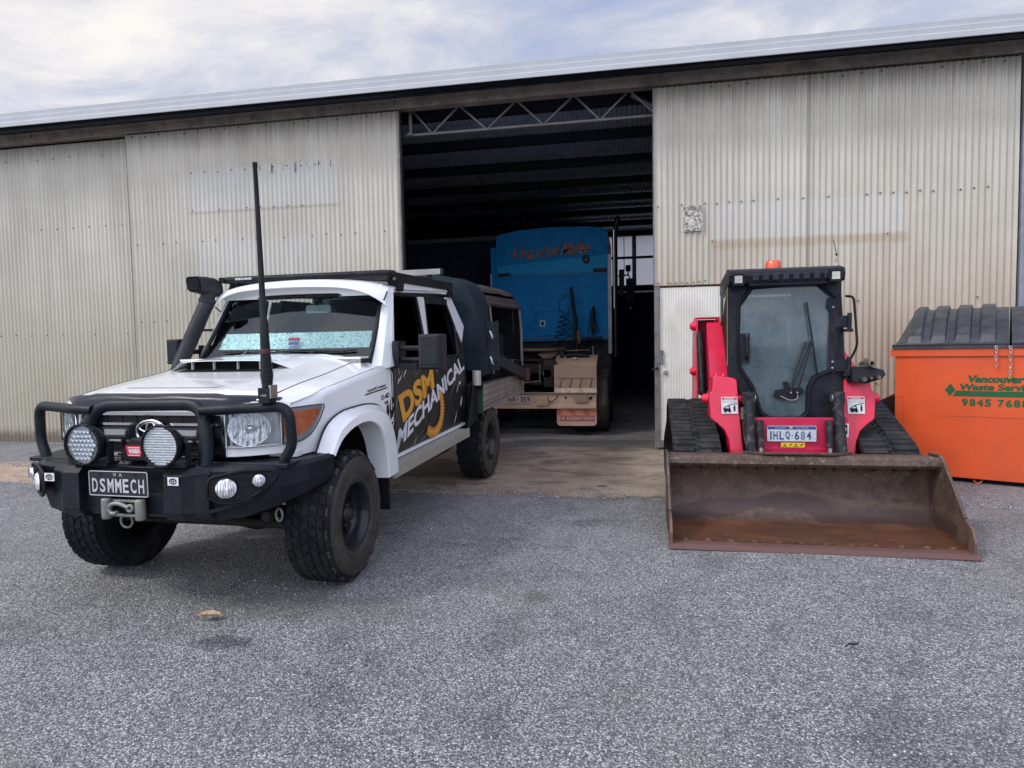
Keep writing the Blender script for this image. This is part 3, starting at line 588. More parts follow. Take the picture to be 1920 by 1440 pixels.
# doors
m,nt,b=nodes('black_vinyl_wrap'); v=coords(nt); vo=N(nt,'ShaderNodeTexVoronoi'); vo.feature='DISTANCE_TO_EDGE'; vo.inputs['Scale'].default_value=4.2; lk(nt,v,vo.inputs['Vector'])
ck=ramp(nt,vo.outputs['Distance'],[(.0,1.),(.012,0.)]); c=mixc(nt,mth(nt,'MULTIPLY',ck,.8),(.012,.012,.014),(.16,.16,.165)); sp=ramp(nt,noise(nt,v,16,5,.8,1.),[(.66,0.),(.68,1.)]); c=mixc(nt,mth(nt,'MULTIPLY',sp,.35),c,(.30,.30,.31))
lk(nt,c,b.inputs['Base Color']); b.inputs['Roughness'].default_value=.3; wrap=m
sg_=glassm('side_glass',(.10,.12,.13),.01,1.5,1.1)
def doorpanel(v0,v1,s,name,glassp):
    d=MB(); d.grid(lambda a,b:(s*(ub(.605+.69*b)),v0+(v1-v0)*a+(.0 if b<.5 else 0),.605+.69*b),8,12,0,True,(-s*.03,0,0))
    if name=='d2': d.prism([(s*(ub(w)-.003),v,w) for v,w in ((2.42,1.29),(2.66,1.29),(2.70,1.50),(2.60,1.60),(2.50,1.49))],(-s*.03,0,0))
    o=d.warp(rake).build('door',wrap,ute,bevel=0)
    g_=MB(); g_.prism([(s*(ub(w)-.016),v,w) for v,w in glassp],(-s*.004,0,0)); g_.warp(rake).build('window',sg_,o)
    r_=MB(); r_.tube(fillet([(s*(ub(w)-.004),v,w) for v,w in glassp+[glassp[0]]],.03,3),.014,6); r_.warp(rake).build('window_frame',blackpl,o)
    h=MB(); hv=v1-.14; h.box(min(s*.836,s*.862),max(s*.836,s*.862),hv-.07,hv+.07,1.25,1.272); h.warp(rake).build('handle',blackpl,o,bevel=.008)
    return o
for s in (1,-1):
    doorpanel(.838,1.555,s,'d1',[(.875,1.30),(1.59,1.30),(1.60,1.845),(1.105,1.84)])
    doorpanel(1.565,2.60,s,'d2',[(1.65,1.30),(2.42,1.30),(2.47,1.58),(2.33,1.85),(1.80,1.85)])
q=MB()
for s in (1,-1): q.prism([(s*(ub(w)-.006),v,w) for v,w in ((2.60,.70),(2.72,.75),(2.72,1.5),(2.60,1.5))],(-s*.03,0,0)); q.cut()
q.warp(rake).pieces('cab_corner',blackpl,ute)
q=MB()
for s in (1,-1): q.box(min(s*.70,s*.735),max(s*.70,s*.735),1.78,2.38,1.79,1.845).cut()
q.warp(rake).pieces('weather_shield',blackpl,ute)
# lettering and graphics (flat vinyl on the door and guard)
UD=.8375
L3=lambda P:[(UD,a,b) for a,b in P]
orange=M('orange_vinyl',(.78,.36,.035),.45,var=.05); whv=M('white_vinyl',(.72,.72,.74),.45,var=.04); gry=M('grey_vinyl',(.20,.20,.21),.45)
gr=MB()
k_=lambda a,b:(a,b)
gr.text('MECHANICAL',bilin(*L3([(.842,.668),(2.575,1.232),(2.47,1.368),(.90,.828)])),0,.035)
gr.text('DSM',bilin((UD,.99,.868),(UD,1.70,1.10),(UD,1.66,1.285),(UD,.905,1.085)),1,.045)
# gear
gc=(1.66,.91)
for i in range(26):
    a0=-2.25+i*.135; a1=a0+.07
    if a0>.75: break
    P=[(gc[0]+r*cos(a)*1.15,gc[1]+r*sin(a)) for r,a in ((.175,a0-.034),(.175,a1+.034),(.215,a1+.02),(.25,a1-.004),(.25,a0+.004),(.215,a0-.02))]
    P=[p for p in P]
    gr.add([(UD-.0012,a,b) for a,b in P],[tuple(range(6))],1)
    gr.add([(UD-.0006,gc[0]+r*cos(a)*1.15,gc[1]+r*sin(a)) for r,a in ((.155,a0-.034),(.155,a1+.034),(.178,a1+.034),(.178,a0-.034))],[(0,1,2,3)],3)
rs=random.Random(5)
# slanted paint shards on the black wrap
for (a,b,l,w_s,an,mi) in ((.86,.63,.22,.018,1.25,0),(.90,1.17,.12,.02,.7,0),(1.02,1.215,.10,.016,.9,0),(.95,1.24,.09,.01,2.,0),(.86,.98,.16,.02,1.2,2),(2.43,.86,.12,.03,1.25,0),(2.20,.69,.20,.012,.95,0),(1.98,1.03,.28,.01,.75,2),(2.1,.96,.3,.012,.8,2),(2.30,1.0,.14,.012,.9,0),(1.25,.64,.5,.005,.36,2),(1.05,.63,.7,.004,.33,2),(2.38,1.08,.07,.03,.5,0),(1.78,1.22,.07,.012,1.5,1),(1.2,.645,.12,.02,1.1,2),(2.0,1.24,.06,.02,.4,2)):
    ca,sa=cos(an),sin(an); P=[(a,b),(a+l*.35*ca-w_s*sa,b+l*.35*sa+w_s*ca),(a+l*.5*ca-w_s*.4*sa,b+l*.5*sa+w_s*.4*ca),(a+l*ca,b+l*sa),(a+l*.6*ca+w_s*.6*sa,b+l*.6*sa-w_s*.6*ca),(a+l*.42*ca+w_s*.2*sa,b+l*.42*sa-w_s*.2*ca)]
    gr.add([(UD,c_,d_) for c_,d_ in P],[tuple(range(6))],mi)
o_=len(gr.v)
gr.build('door_lettering',[whv,orange,gry,M('amber_vinyl',(.50,.16,.04),.5)],ute,recalc=False)
# black shards of the wrap reaching onto the white guard, badges
gb=MB(); UG=.8365
for P in ([(.828,1.10),(.80,1.06),(.828,1.02)],[(.828,1.02),(.775,.985),(.74,.90),(.69,.925),(.735,1.04),(.70,1.03),(.735,.88),(.66,.90),(.72,.80),(.755,.80),(.755,.60),(.828,.60)],[(.765,.93),(.78,1.10),(.745,.99)]):
    gb.prism([(UG,a,b) for a,b in P],(.0008,0,0),0)
gb.add([(UG+.002,a,b) for a,b in ((.76,.83),(.80,.86),(.825,.93),(.79,.88),(.765,.87),(.755,.85))],[tuple(range(6))],1)
gb.add([(UG+.002,a,b) for a,b in ((.755,.90),(.80,.905),(.826,.98),(.80,.94),(.77,.93))],[tuple(range(5))],1)
gb.text('LandCruiser',bilin((UG,.40,1.148),(UG,.70,1.172),(UG,.70,1.193),(UG,.40,1.169)),0,.03)
gb.add([(UG,a,b) for a,b in ((.36,1.128),(.72,1.157),(.72,1.166),(.36,1.137))],[(0,1,2,3)],0)
gb.text('D-4D',bilin((UG,.615,1.075),(UG,.755,1.09),(UG,.755,1.125),(UG,.615,1.11)),0,.03); gb.text('V8',bilin((UG,.66,1.035),(UG,.73,1.043),(UG,.73,1.07),(UG,.66,1.062)),0,.03)
gb.build('guard_badge',[M('black_vinyl',(.012,.012,.013),.4),whv],ute,recalc=False)
rp=MB(); rp.lathe([(0,.02),(.012,.02),(.03,.012),(.034,0)],(.835,.545,.995),(1,0,0),16); rp.warp(rake).build('side_repeater',M('clear_repeater',(.45,.46,.47),.2),ute)
# steps
sp_=MB(); 
for s in (1,-1):
    a_,b_=sorted((s*.80,s*.925)); sp_.box(a_,b_,.62,2.40,.50,.535); sp_.box(a_,b_,.62,2.40,.545,.575); c0,c1=sorted((s*.90,s*.928)); sp_.box(c0,c1,.60,2.42,.495,.58)
    for v in (.9,2.1): sp_.beam((s*.45,v,.52),(s*.85,v,.52),.05,.03)
    sp_.cut()
sp_.warp(rake).pieces('side_step',M('step_cream',(.34,.32,.28),.45,.1,var=.06,dirt=(.25,.22,.18),dirtamt=.5),ute,bevel=.004)
# front: grille, lamps
gr=MB(); gr.box(-.465,.465,-.60,-.585,.885,1.125,0)
for w,h,mi in ((1.122,.010,1),(1.062,.007,1),(.968,.006,1),(.890,.010,1)): gr.box(-.465,.465,-.618,-.60,w-h,w+h,mi)
gr.box(-.465,-.10,-.622,-.60,.985,1.045,2); gr.box(.10,.465,-.622,-.60,.985,1.045,2); gr.box(-.30,-.14,-.626,-.62,1.0,1.032,1); gr.box(.14,.40,-.626,-.62,1.0,1.032,1)
for s in (1,-1): gr.box(s*.475-.012,s*.475+.012,-.618,-.59,.885,1.13,1)
for i in range(-4,5): gr.box(i*.10-.003,i*.10+.003,-.606,-.60,.90,1.11,3)
gr.box(-.46,.46,-.609,-.60,1.085,1.09,3); gr.box(-.46,.46,-.609,-.60,.925,.93,3)
go=gr.warp(rake).build('grille',[M('grille_black',(.012,.012,.016),.4),chrome,M('dark_chrome',(.10,.11,.14),.12,.9),M('grille_mesh',(.014,.014,.018),.5)],ute)
def emblem(mb,c,rx,rz,t,ex=(1,0,0),ez=(0,0,1),m=0,n=32):
    c=Vector(c);ex=Vector(ex);ez=Vector(ez)
    E=lambda cx,cz,a,b,tt:mb.tube([c+ex*(cx+a*cos(2*PI*i/n))+ez*(cz+b*sin(2*PI*i/n)) for i in range(n)],tt,6,m,False,True)
    E(0,0,rx,rz,t); E(0,rz*.02,rx*.33,rz*.90,t*.75); E(0,rz*.42,rx*.80,rz*.42,t*.75)
em=MB(); em.lathe([(0,0),(.06,0)],(.035,-.628,1.02),(0,-1,0),24,1); em.v=[(p[0]+(p[0]-.035)*.5,p[1],1.02+(p[2]-1.02)*1.05) for p in em.v]; emblem(em,(.035,-.645,1.02),.095,.066,.0105)
em.warp(rake).build('emblem',[chrome,blackg],go)
def refl_mat(name,scale,col):
    m,nt,b=nodes(name); v=coords(nt); vo=N(nt,'ShaderNodeTexVoronoi'); vo.inputs['Scale'].default_value=scale; lk(nt,coords(nt,(1,.4,.35)),vo.inputs['Vector'])
    c=mixc(nt,ramp(nt,vo.outputs['Distance'],[(.5,0.),(.85,1.)]),col,tuple(x*.25 for x in col)); lk(nt,c,b.inputs['Base Color']); b.inputs['Metallic'].default_value=.25; b.inputs['Roughness'].default_value=.2  # chrome facet glints painted into the base colour as bright and dark cells
    bump(nt,b,vo.outputs['Distance'],.6,.01); return m
refl=refl_mat('lamp_reflector',70,(.95,.96,.97)); clear=glassm('clear_lens',(.92,.94,.95),.02,1.45,.7)
amb=M('amber_lens',(.70,.16,.04),.15,var=.15,scale=30,coat=.5,bmp=.6,bscale=150)
def along(P,t):
    k=t*(len(P)-1); i=min(int(k),len(P)-2); f=k-i; return [P[i][j]*(1-f)+P[i+1][j]*f for j in range(len(P[0]))]
# wrap-round lamp: headlight on the front, indicator round the corner
for s in (1,-1):
    hl=MB(); hl.grid(lambda a,b:(s*(.495+.245*a),-.585,.935+.20*b),12,2); ho=hl.warp(rake2).build('headlight',[M('lamp_housing',(.50,.51,.52),.25,.5)],ute)
    re=MB(); cx=.605; re.lathe([(.018,.0),(.045,.010),(.075,.024),(.093,.040),(.096,.042)],(s*cx,-.592,1.036),(0,-1,0),36,0); re.lathe([(0,.034),(.019,.032),(.021,0)],(s*cx,-.592,1.036),(0,-1,0),16,1)
    re.prism([(s*(.70+.03*a),-.60,.945+.18*b) for a,b in ((0,.0),(1,.0),(1,1),(-.3,1),(-.05,.8),(0.1,.5),(-.05,.2))],(0,.006,0),2); re.box(min(s*.50,s*.515),max(s*.50,s*.515),-.605,-.598,.94,1.13,2)
    for k in range(-3,4): re.tube([(s*cx+k*.024,-.625-.004*(3-abs(k)),1.036+q*sqrt(max(.0001,.086**2-(k*.024)**2))) for q in (-1,-.5,0,.5,1)],.0016,5,1)
    re.warp(rake2).build('reflector',[refl,chrome,M('lamp_bezel',(.60,.61,.62),.22,.5)],ho)
    le=MB(); le.grid(lambda a,b:(s*(.495+.247*a),-.632-.010*sin(b*PI),.938+.196*b),14,10); le.warp(rake2).build('lens',clear,ho)
    ri=MB(); ri.tube([(s*.495,-.628,.938),(s*.495,-.628,1.134)]+[(s*(.495+.247*i/6),-.628,1.134) for i in range(1,7)]+[(s*(.742-.247*i/6),-.628,.938) for i in range(0,6)],.0055,6,0,False,True); ri.warp(rake2).build('rim',chrome,ho)
    PT=[(.744,-.482,.938,1.134),(.775,-.447,.938,1.136),(.802,-.40,.945,1.137),(.824,-.335,.972,1.137),(.836,-.27,1.03,1.134),(.841,-.21,1.112,1.13)]
    def ic(a,b,off,z0,z1,t0=0,t1=1):
        u,v,lo,hi=along(PT,t0+(t1-t0)*a); n_=Vector((.85,-.5)) if a<.4 else Vector((.97,-.2)); lo+=z0; hi-=z1; hi=max(hi,lo+.002)
        return (s*(u+off*n_.x),v+off*n_.y,lo+(hi-lo)*b+.03*v)
    ind=MB(); ind.grid(lambda a,b:ic(a,b,.002,0,0),20,4); io=ind.build('indicator',M('indicator_case',(.42,.42,.43),.2,.2),ute)
    am=MB(); am.grid(lambda a,b:ic(a,b,.008,.036,.024,.04,.90),20,6); am.build('amber_lens',amb,io)
    cl=MB(); cl.grid(lambda a,b:ic(a,b,.016,0,0),20,4); cl.build('lens',clear,io)
    rm=MB(); rm.tube([ic(i/12,0,.014,0,0) for i in range(13)]+[ic(1-i/12,1,.014,0,0) for i in range(13)],.004,6,0,False,True); rm.build('rim',M('rim_dark',(.06,.06,.065),.4),io)
# ------------------------------------------------------------------ bull bar
bb=MB()
bb.tube(fillet([(-.425,-.70,.82),(-.425,-.70,.90),(-.375,-.60,1.145),(.345,-.60,1.155),(.40,-.66,.95),(.415,-.70,.82)],[.05,.12,.12,.06],7),.038,16)
for s in (1,-1):
    bb.tube(fillet([(s*.36,-.64,1.122),(s*.50,-.645,1.130),(s*.838,-.555,1.142),(s*.85,-.545,.93),(s*.80,-.56,.845),(s*.795,-.56,.80)],[.1,.075,.07,.02],7),.028,14)
    a_,b_=sorted((s*.36,s*.40)); bb.box(a_,b_,-.66,-.62,1.02,1.10)
bb.build('bull_bar',blackp,ute,recalc=False)
bu=MB()
# centre channel
bu.prism([(-.30,-.74,.69),(-.30,-.72,.83),(-.30,-.66,.855),(-.30,-.50,.86),(-.30,-.50,.56),(-.30,-.70,.555),(-.30,-.74,.60)],(.58,0,0))
bu.box(-.30,.28,-.775,-.74,.822,.834); bu.prism([(-.30,-.745,.555),(-.30,-.78,.58),(-.30,-.785,.675),(-.30,-.745,.69)],(.58,0,0))
for s,ce in ((1,.28),(-1,-.30)):
    # boxed corner beside the plate
    x0=abs(ce); P0=[(-.70,.845),(-.79,.835),(-.825,.80),(-.83,.60),(-.80,.56),(-.70,.53)]
    secs=[(x0-.02 if s>0 else x0-.02,0,1.),(x0,.0,1.),(x0+.09,0,1.),(x0+.14,.035,1.),(x0+.21,.055,.99)]
    vs=[]
    for u,dv,k in secs:
        for v,w in P0: vs.append((s*u,v+dv,w-(.012*(u-x0)*0)))
    n=6; bu.add(vs,[(i*n+j,(i+1)*n+j,(i+1)*n+(j+1)%n,i*n+(j+1)%n) for i in range(len(secs)-1) for j in range(n)],0); bu.add(vs[:n],[tuple(range(n))]); bu.add(vs[-n:],[tuple(range(n))])
    # swept wing
    W=[(x0+.16,-.765,.825,.70,.535,.53),(.66,-.715,.822,.70,.56,.57),(.80,-.615,.822,.715,.605,.62),(.90,-.48,.828,.73,.655,.665),(.945,-.28,.835,.755,.70,.71)]
    vs=[]
    for u,v,t,mm,bt,_ in W:
        nx,ny=(.25,-.97) if u<.6 else (.6,-.8)
        vs+=[(s*(u-.22*.5),v+.24,t+.012),(s*(u-.015),v+.02,t+.012),(s*u,v,t-.008),(s*u,v,mm),(s*(u-.02),v+.03,bt),(s*(u-.20),v+.18,bt-.01)]
    n=6; bu.add(vs,[(i*n+j,(i+1)*n+j,(i+1)*n+(j+1)%n,i*n+(j+1)%n) for i in range(len(W)-1) for j in range(n)],0); bu.add(vs[-n:],[tuple(range(n))]); bu.add(vs[:n],[tuple(range(n))])
bu.box(-.86,.86,-.62,-.45,.815,.84)
bo=bu.build('bumper',blackp,ute,bevel=.008,seg=3)
# lamps let into the wings
for s in (1,-1):
    e1=Vector((s*.80,.50,0)).normalized(); nrm=Vector((s*.50,-.80,0)).normalized(); ez=Vector((0,0,1))
    base=Vector((s*.655,-.722,.752)); rp_=MB()
    out_=[(-.17,-.055),(-.16,.04),(.0,.066),(.155,.06),(.18,.035),(.13,-.03),(-.0,-.095),(-.10,-.10)]
    P=[base+nrm*.012+e1*a+ez*b for a,b in out_]; rp_.tube(fillet(P+[P[0]],.03,4),.009,6)
    rp_.prism([base+nrm*.004+e1*a+ez*b for a,b in out_],nrm*.004,1); 
    for k in (-.02,.02,.05): rp_.beam(base+nrm*.010+e1*(-.13)+ez*k,base+nrm*.010+e1*.12+ez*(k+.004),.004,.006,0)
    if s>0: rp_.beam(base+nrm*.008+e1*(-.235)+ez*(-.155),base+nrm*.010+e1*.05+ez*(-.085),.012,.016,0); rp_.beam(base+nrm*.008+e1*(-.235)+ez*(.055),base+nrm*.010+e1*(-.15)+ez*(.06),.012,.012,0)
    rp_.build('lamp_surround',[blackpl,blackg],bo)
    for du,dz,r in ((-.075,-.018,.052),(.085,.012,.033)):
        c=base+nrm*.016+e1*du+ez*dz; f=MB(); f.lathe([(r*1.12,-.02),(r*1.12,.008),(r,.012)],c,nrm,24,0); f.lathe([(r,.010),(r*.8,.022),(r*.4,.030),(0,.032)],c,nrm,24,1)
        for i in range(-3,4): f.tube([c+nrm*(.026+.004)+e1*(i*r*.24)+ez*(q*r*sqrt(max(0,.75-(i*.24)**2))) for q in (-1,0,1)],.0018,4,2)
        f.build('fog_light',[blackpl,refl,chrome],bo)
    st_=MB(); x0=-.5 if s<0 else .296; st_.box(x0,x0+.066,-.8345,-.833,.752,.796,0); cx=x0+.033; c=(cx,-.8352,.774)
    emblem(st_,c,.021,.014,.0022,m=1,n=20); st_.build('bumper_sticker',[whv,M('emblem_black',(.01,.01,.012),.4)],bo)
ho_=MB(); ho_.box(-.27,-.22,-.744,-.741,.70,.80,0)
for x,z in ((-.255,.78),(-.235,.77),(-.25,.74),(-.23,.72),(-.255,.715)): ho_.box(x-.008,x+.006,-.7455,-.744,z-.012,z+.014,1)
ho_.build('winch_gap',[dark,steel],bo)
# number plate
m_pl=M('plate_black',(.028,.030,.040),.4,var=.1,dirt=(.1,.1,.1),dirtamt=.3); pf=M('plate_silver',(.50,.50,.53),.45,var=.08)
np_=MB(); X0,X1,Z0,Z1,YP=-.203,.177,.682,.820,-.835
np_.prism([(x,YP,z) for x,z in [(X0+.008,Z0),(X1-.008,Z0),(X1,Z0+.008),(X1,Z1-.008),(X1-.008,Z1),(X0+.008,Z1),(X0,Z1-.008),(X0,Z0+.008)]],(0,.004,0),0)
np_.tube(fillet([(X0+.004,YP-.001,Z0+.02),(X0+.004,YP-.001,Z1-.004),(X1-.004,YP-.001,Z1-.004),(X1-.004,YP-.001,Z0+.004),(X0+.004,YP-.001,Z0+.004),(X0+.004,YP-.001,Z0+.02)],.01,3),.0024,6,1)
word='DSMMECH'; cwd=.0455; x=X0+.024
for ch in word: np_.text(ch,rect((x,YP-.0025,Z0+.022),(.036 if ch!='M' else .040,0,0),(0,0,.074)),1,.02); x+=.0492
for ch,x in (('W',-.042),('A',-.005)): np_.text(ch,rect((x,YP-.0025,Z1-.030),(.020,0,0),(0,0,.020)),1,0)
for x in (-.125,.10): np_.cyl((x,YP,.80),(x,YP-.003,.80),.005,8,2)
np_.build('number_plate',[m_pl,pf,dark],ute,recalc=False)
# roller fairlead and hook
rl=M('worn_roller',(.27,.27,.26),.5,.5,var=.2,dirt=(.12,.10,.08),dirtamt=.5); fl=MB()
for x in (-.095,.120): fl.lathe([(.0,-.055),(.024,-.055),(.026,-.045),(.026,.045),(.024,.055),(0,.055)],(x,-.835,.616),(0,0,1),16)
for z in (.577,.655): fl.cyl((-.075,-.815,z),(.10,-.815,z),.009,12)
fl.box(-.10,.13,-.80,-.79,.565,.67,1)
fl.tube(fillet([(.06,-.85,.63),(.0,-.86,.655),(-.045,-.86,.645),(-.06,-.86,.615),(-.035,-.86,.592),(-.005,-.86,.605)],.02,4),.011,10,0); fl.lathe([(.010,-.008),(.022,-.008),(.022,.008),(.010,.008),(.010,-.008)],(.065,-.845,.625),(0,-1,0),16,0)
fl.build('winch_fairlead',[rl,dark],bo)
ri=MB(); ri.tube([(-.045+.038*cos(a*PI/8),-.76,.53+.036*sin(a*PI/8)) for a in range(16)],.007,6,0,False,True); ri.cut(); ri.tube([(.72+.02*cos(a*PI/8),-.50,.53+.036*sin(a*PI/8)) for a in range(16)],.007,6,0,False,True); ri.cut(); ri.pieces('recovery_shackle',rl,bo)
wc=MB(); wc.prism([(-.085,-.75,.855),(.175,-.75,.855),(.165,-.75,.90),(.12,-.75,.975),(.0,-.75,.985),(-.03,-.75,.965),(-.08,-.75,.89)],(0,.14,0)); wo=wc.build('winch_cover',M('black_vinyl_cover',(.017,.017,.02),.55,bmp=.3,bscale=40),ute,bevel=.015,seg=3)
wt=MB(); wt.prism([(-.035+.01,-.7535,.885),(.06,-.7535,.885),(.075,-.7535,.942),(-.035,-.7535,.942)],(0,.002,0),0); wt.text('WARN',rect((-.017,-.7545,.900),(.072,0,0),(0,0,.026)),1,.05); wt.box(-.02,.058,-.7545,-.754,.930,.934,1); wt.box(-.018,.055,-.7545,-.754,.889,.893,1)
wt.build('winch_patch',[M('winch_red',(.55,.03,.07),.5),whv],wo,recalc=False)
# driving lights
for cx,kind in ((-.222,0),(.270,1)):
    c=Vector((cx,-.835,.958)); ax=Vector((.04,-1,.0)).normalized(); sl_=MB()
    sl_.lathe([(.0,-.085),(.06,-.085),(.088,-.06),(.106,-.02),(.111,.0),(.111,.018),(.103,.020),(.103,.004)],c,ax,40,0)
    for i in range(16): a=2*PI*i/16; sl_.lathe([(0,.006),(.006,.006),(.006,-.02),(0,-.02)],c+Vector((.109*cos(a),-.012,.109*sin(a))),ax,6,0)
    sl_.box(cx+.112,cx+.122,-.80,-.765,.85,.97,0); sl_.box(cx-.122,cx-.112,-.80,-.765,.85,.94,0); sl_.box(cx-.118,cx+.118,-.81,-.73,.84,.855,0); sl_.beam((cx+.11,-.79,.98),(cx+.03,-.70,.86),.012,.03)
    so_=sl_.build('driving_light',blackpl,ute)
    rf_=MB(); rf_.lathe([(0,.000),(.103,.000)],c,ax,32,1)
    if kind==0:
        for i in range(-4,5):
            for j in range(-4,5):
                px,pz=(i+.5*(j%2))*.0255,j*.0235
                if px*px+pz*pz<.0076: rf_.lathe([(.0128,.014),(.010,.004),(.003,.0015),(0,.0015)],c+Vector((px,-.001,pz)),ax,10,0)
    else:
        for j in range(-7,8):
            hw=sqrt(max(0,.100**2-(j*.0134)**2)); rf_.tube([c+Vector((-hw,-.006,j*.0134)),c+Vector((0,-.010,j*.0134)),c+Vector((hw,-.006,j*.0134))],.0066,8,2)
    rf_.build('reflector',[M('led_chrome',(.85,.87,.88),.12,.9,var=.05),M('led_base',(.62,.64,.65),.25,.4),M('spread_lens',(.86,.87,.90),.14,.15,var=.15,scale=60,bmp=.5,bscale=200)],so_)
    le=MB(); le.lathe([(.103,.016),(.05,.018),(0,.019)],c,ax,32,0); le.build('lens',clear,so_)
# aerial
ae=MB(); ax_,ay=.745,-.60
ae.box(ax_-.034,ax_+.030,ay-.035,ay+.03,1.165,1.245,0); ae.box(ax_+.028,ax_+.040,ay-.03,ay+.03,1.19,1.26,1); ae.cyl((ax_-.03,ay-.03,1.18),(ax_-.045,ay-.03,1.18),.008,8,1)
ae.tube([(ax_,ay,1.24),(ax_,ay,1.27),(ax_,ay,1.31),(ax_-.002,ay,1.36),(ax_-.003,ay,1.40),(ax_-.004,ay,1.46),(ax_-.006,ay,1.60),(ax_-.007,ay,1.615),(ax_-.010,ay,1.80),(ax_-.017,ay,2.18),(ax_-.022,ay,2.40),(ax_-.022,ay,2.405),(ax_-.022,ay,2.43)],[.026,.027,.033,.028,.027,.025,.022,.017,.0155,.0125,.011,.013,.013],14,0)
for i in range(14): z=1.255+i*.0115; r=interp(z,[(1.25,.027),(1.31,.034),(1.4,.028)]); ae.lathe([(r,-.0025),(r+.004,0),(r,.0025)],(ax_-.001,ay,z),(0,0,1),16,2)
ae.lathe([(.0265,-.012),(.0275,0),(.0265,.012)],(ax_-.004,ay,1.44),(0,0,1),16,3)
ae.text('GME',rect((ax_-.018,ay-.0362,1.20),(.034,0,0),(0,0,.011)),1,.02)
ae.build('aerial',[M('aerial_black',(.014,.017,.019),.38,bmp=.1),steel,M('spring_black',(.05,.05,.055),.3,.5),M('aerial_red',(.09,.02,.02),.5)],ute,recalc=False)
# snorkel
sn=MB(); sn.tube(fillet([(-.865,.56,1.18),(-.885,.685,1.38),(-.80,.895,1.84)],.10,5),.057,18); sn.tube([(-.80,.895,1.84),(-.797,.90,1.87)],.066,18); sn.tube([(-.797,.90,1.87),(-.79,.91,1.93)],.056,18)
vs=[]
for (cx,cy,cz,hw,hh) in ((-.765,.99,1.955,.05,.060),(-.775,.93,1.970,.060,.068),(-.80,.86,1.978,.066,.066),(-.83,.79,1.985,.066,.058)):
    for a,b in ((-1,-.55),(-.7,-1),(.7,-1),(1,-.6),(1,.6),(.7,1),(-.7,1),(-1,.6)): vs.append((cx+a*hw,cy+b*.0-.01*b,cz+b*hh))
n=8; sn.add(vs,[(i*n+j,(i+1)*n+j,(i+1)*n+(j+1)%n,i*n+(j+1)%n) for i in range(3) for j in range(n)],0,True); sn.add(vs[:8],[tuple(range(8))]); sn.add([(p[0],p[1]+.012,p[2]) for p in vs[-8:]],[tuple(range(8))],1)
for i in range(-2,3):
    sn.tube([(-.83+i*.02-.022,.785,1.985-.05),(-.83+i*.02+.022,.785,1.985+.05)],.0025,5); sn.tube([(-.83+i*.02+.022,.785,1.985-.05),(-.83+i*.02-.022,.785,1.985+.05)],.0025,5)
sn.beam((-.86,.78,1.62),(-.74,.90,1.62),.03,.02)
sn.build('snorkel',[M('snorkel_black',(.028,.03,.036),.5,bmp=.25,bscale=260,dirt=(.09,.08,.07),dirtamt=.2),dark],ute,recalc=False)
# mirrors
mg=M('mirror_shell',(.020,.023,.030),.45,var=.1,bmp=.1,bscale=300)
for s in (1,-1):
    mr=MB(); cx=s*1.17 if s>0 else -.985; hw=.088 if s>0 else .06; hh=.128 if s>0 else .10; cz=1.415 if s>0 else 1.45
    mr.tube([(s*.83,.93,1.36),(s*1.02,.80,1.36),(cx,.79,1.36)],.020,8); mr.tube([(s*.83,.93,1.45),(s*1.02,.80,1.445),(cx,.79,1.445)],.020,8); a_,b_=sorted((s*.82,s*.87)); mr.box(a_,b_,.86,1.0,1.30,1.50); a_,b_=sorted((s*.90,s*1.04)); mr.box(a_,b_,.80,.85,1.29,1.33)
    mo=mr.build('mirror',blackpl,ute,bevel=.004)
    hs=MB(); vs=[]
    for (k,y) in ((.72,.70),(.93,.715),(1.,.75),(1.,.84)):
        for a,b in ((-1,-1),(1,-1),(1,1),(-1,1)): vs.append((cx+a*hw*k,y,cz+b*hh*(.5+.5*k)))
    hs.add(vs,[(i*4+j,(i+1)*4+j,(i+1)*4+(j+1)%4,i*4+(j+1)%4) for i in range(3) for j in range(4)],0); hs.add(vs[:4],[(0,1,2,3)]); hs.add(vs[-4:],[(0,1,2,3)],1); hs.box(cx-hw-.001,cx+hw+.001,.752,.756,cz-hh-.001,cz+hh+.001,1)
    hs.box(cx-hw*.9,cx+hw*.9,.694,.70,cz-.085,cz-.08,1); hs.build('mirror_shell',[mg,blackg],mo,bevel=.018,seg=3)
# roof rack and light bar
rk=MB(); z0=2.012
for s in (1,-1): rk.beam((s*.70,.95,z0),(s*.70,2.60,z0),.05,.045)
rk.tube(fillet([(-.66,1.05,z0),(-.66,.955,z0),(.76,.955,z0-.004),(.76,1.05,z0)],.04,4),.026,10)
for i in range(9): y=1.1+i*.18; rk.box(-.70,.70,y,y+.05,z0-.02,z0+.005)
for i in range(12): y=1.14+i*.12; rk.box(.715,.73,y,y+.06,z0-.045,z0-.02,1)
for s in (1,-1):
    for y in (1.18,2.42):
        rk.prism([(s*a,y,b) for a,b in ((.64,z0-.02),(.74,z0-.02),(.755,1.95),(.75,1.885),(.70,1.885),(.66,1.93))],(0,.10,0))
rk.beam((-.62,1.0,z0-.03),(-.72,1.1,1.93),.05,.03); rk.box(.725,.735,1.30,2.38,1.955,2.0,0)
rk.warp(lambda p:(p[0],p[1],p[2]+.030*(p[1]-.95)+.012)).build('roof_rack',[blackpl,steel],ute,bevel=.004)
rx=MB(); rx.text('RHINO-RACK',rect((-.55,.9275+.0,2.016),(.15,0,0),(0,0,.018)),0,.03); rx.build('rack_lettering',whitetxt,ute,recalc=False)
wb=MB()
for i in range(3):
    y=1.32+i*.0; 
wb.box(.706,.722,1.30,2.40,1.895,1.945)
for i in range(14): wb.box(.718,.726,1.33+i*.076,1.365+i*.076,1.918,1.925)
wb.warp(rake).build('roof_side_rail',whitem,ute)
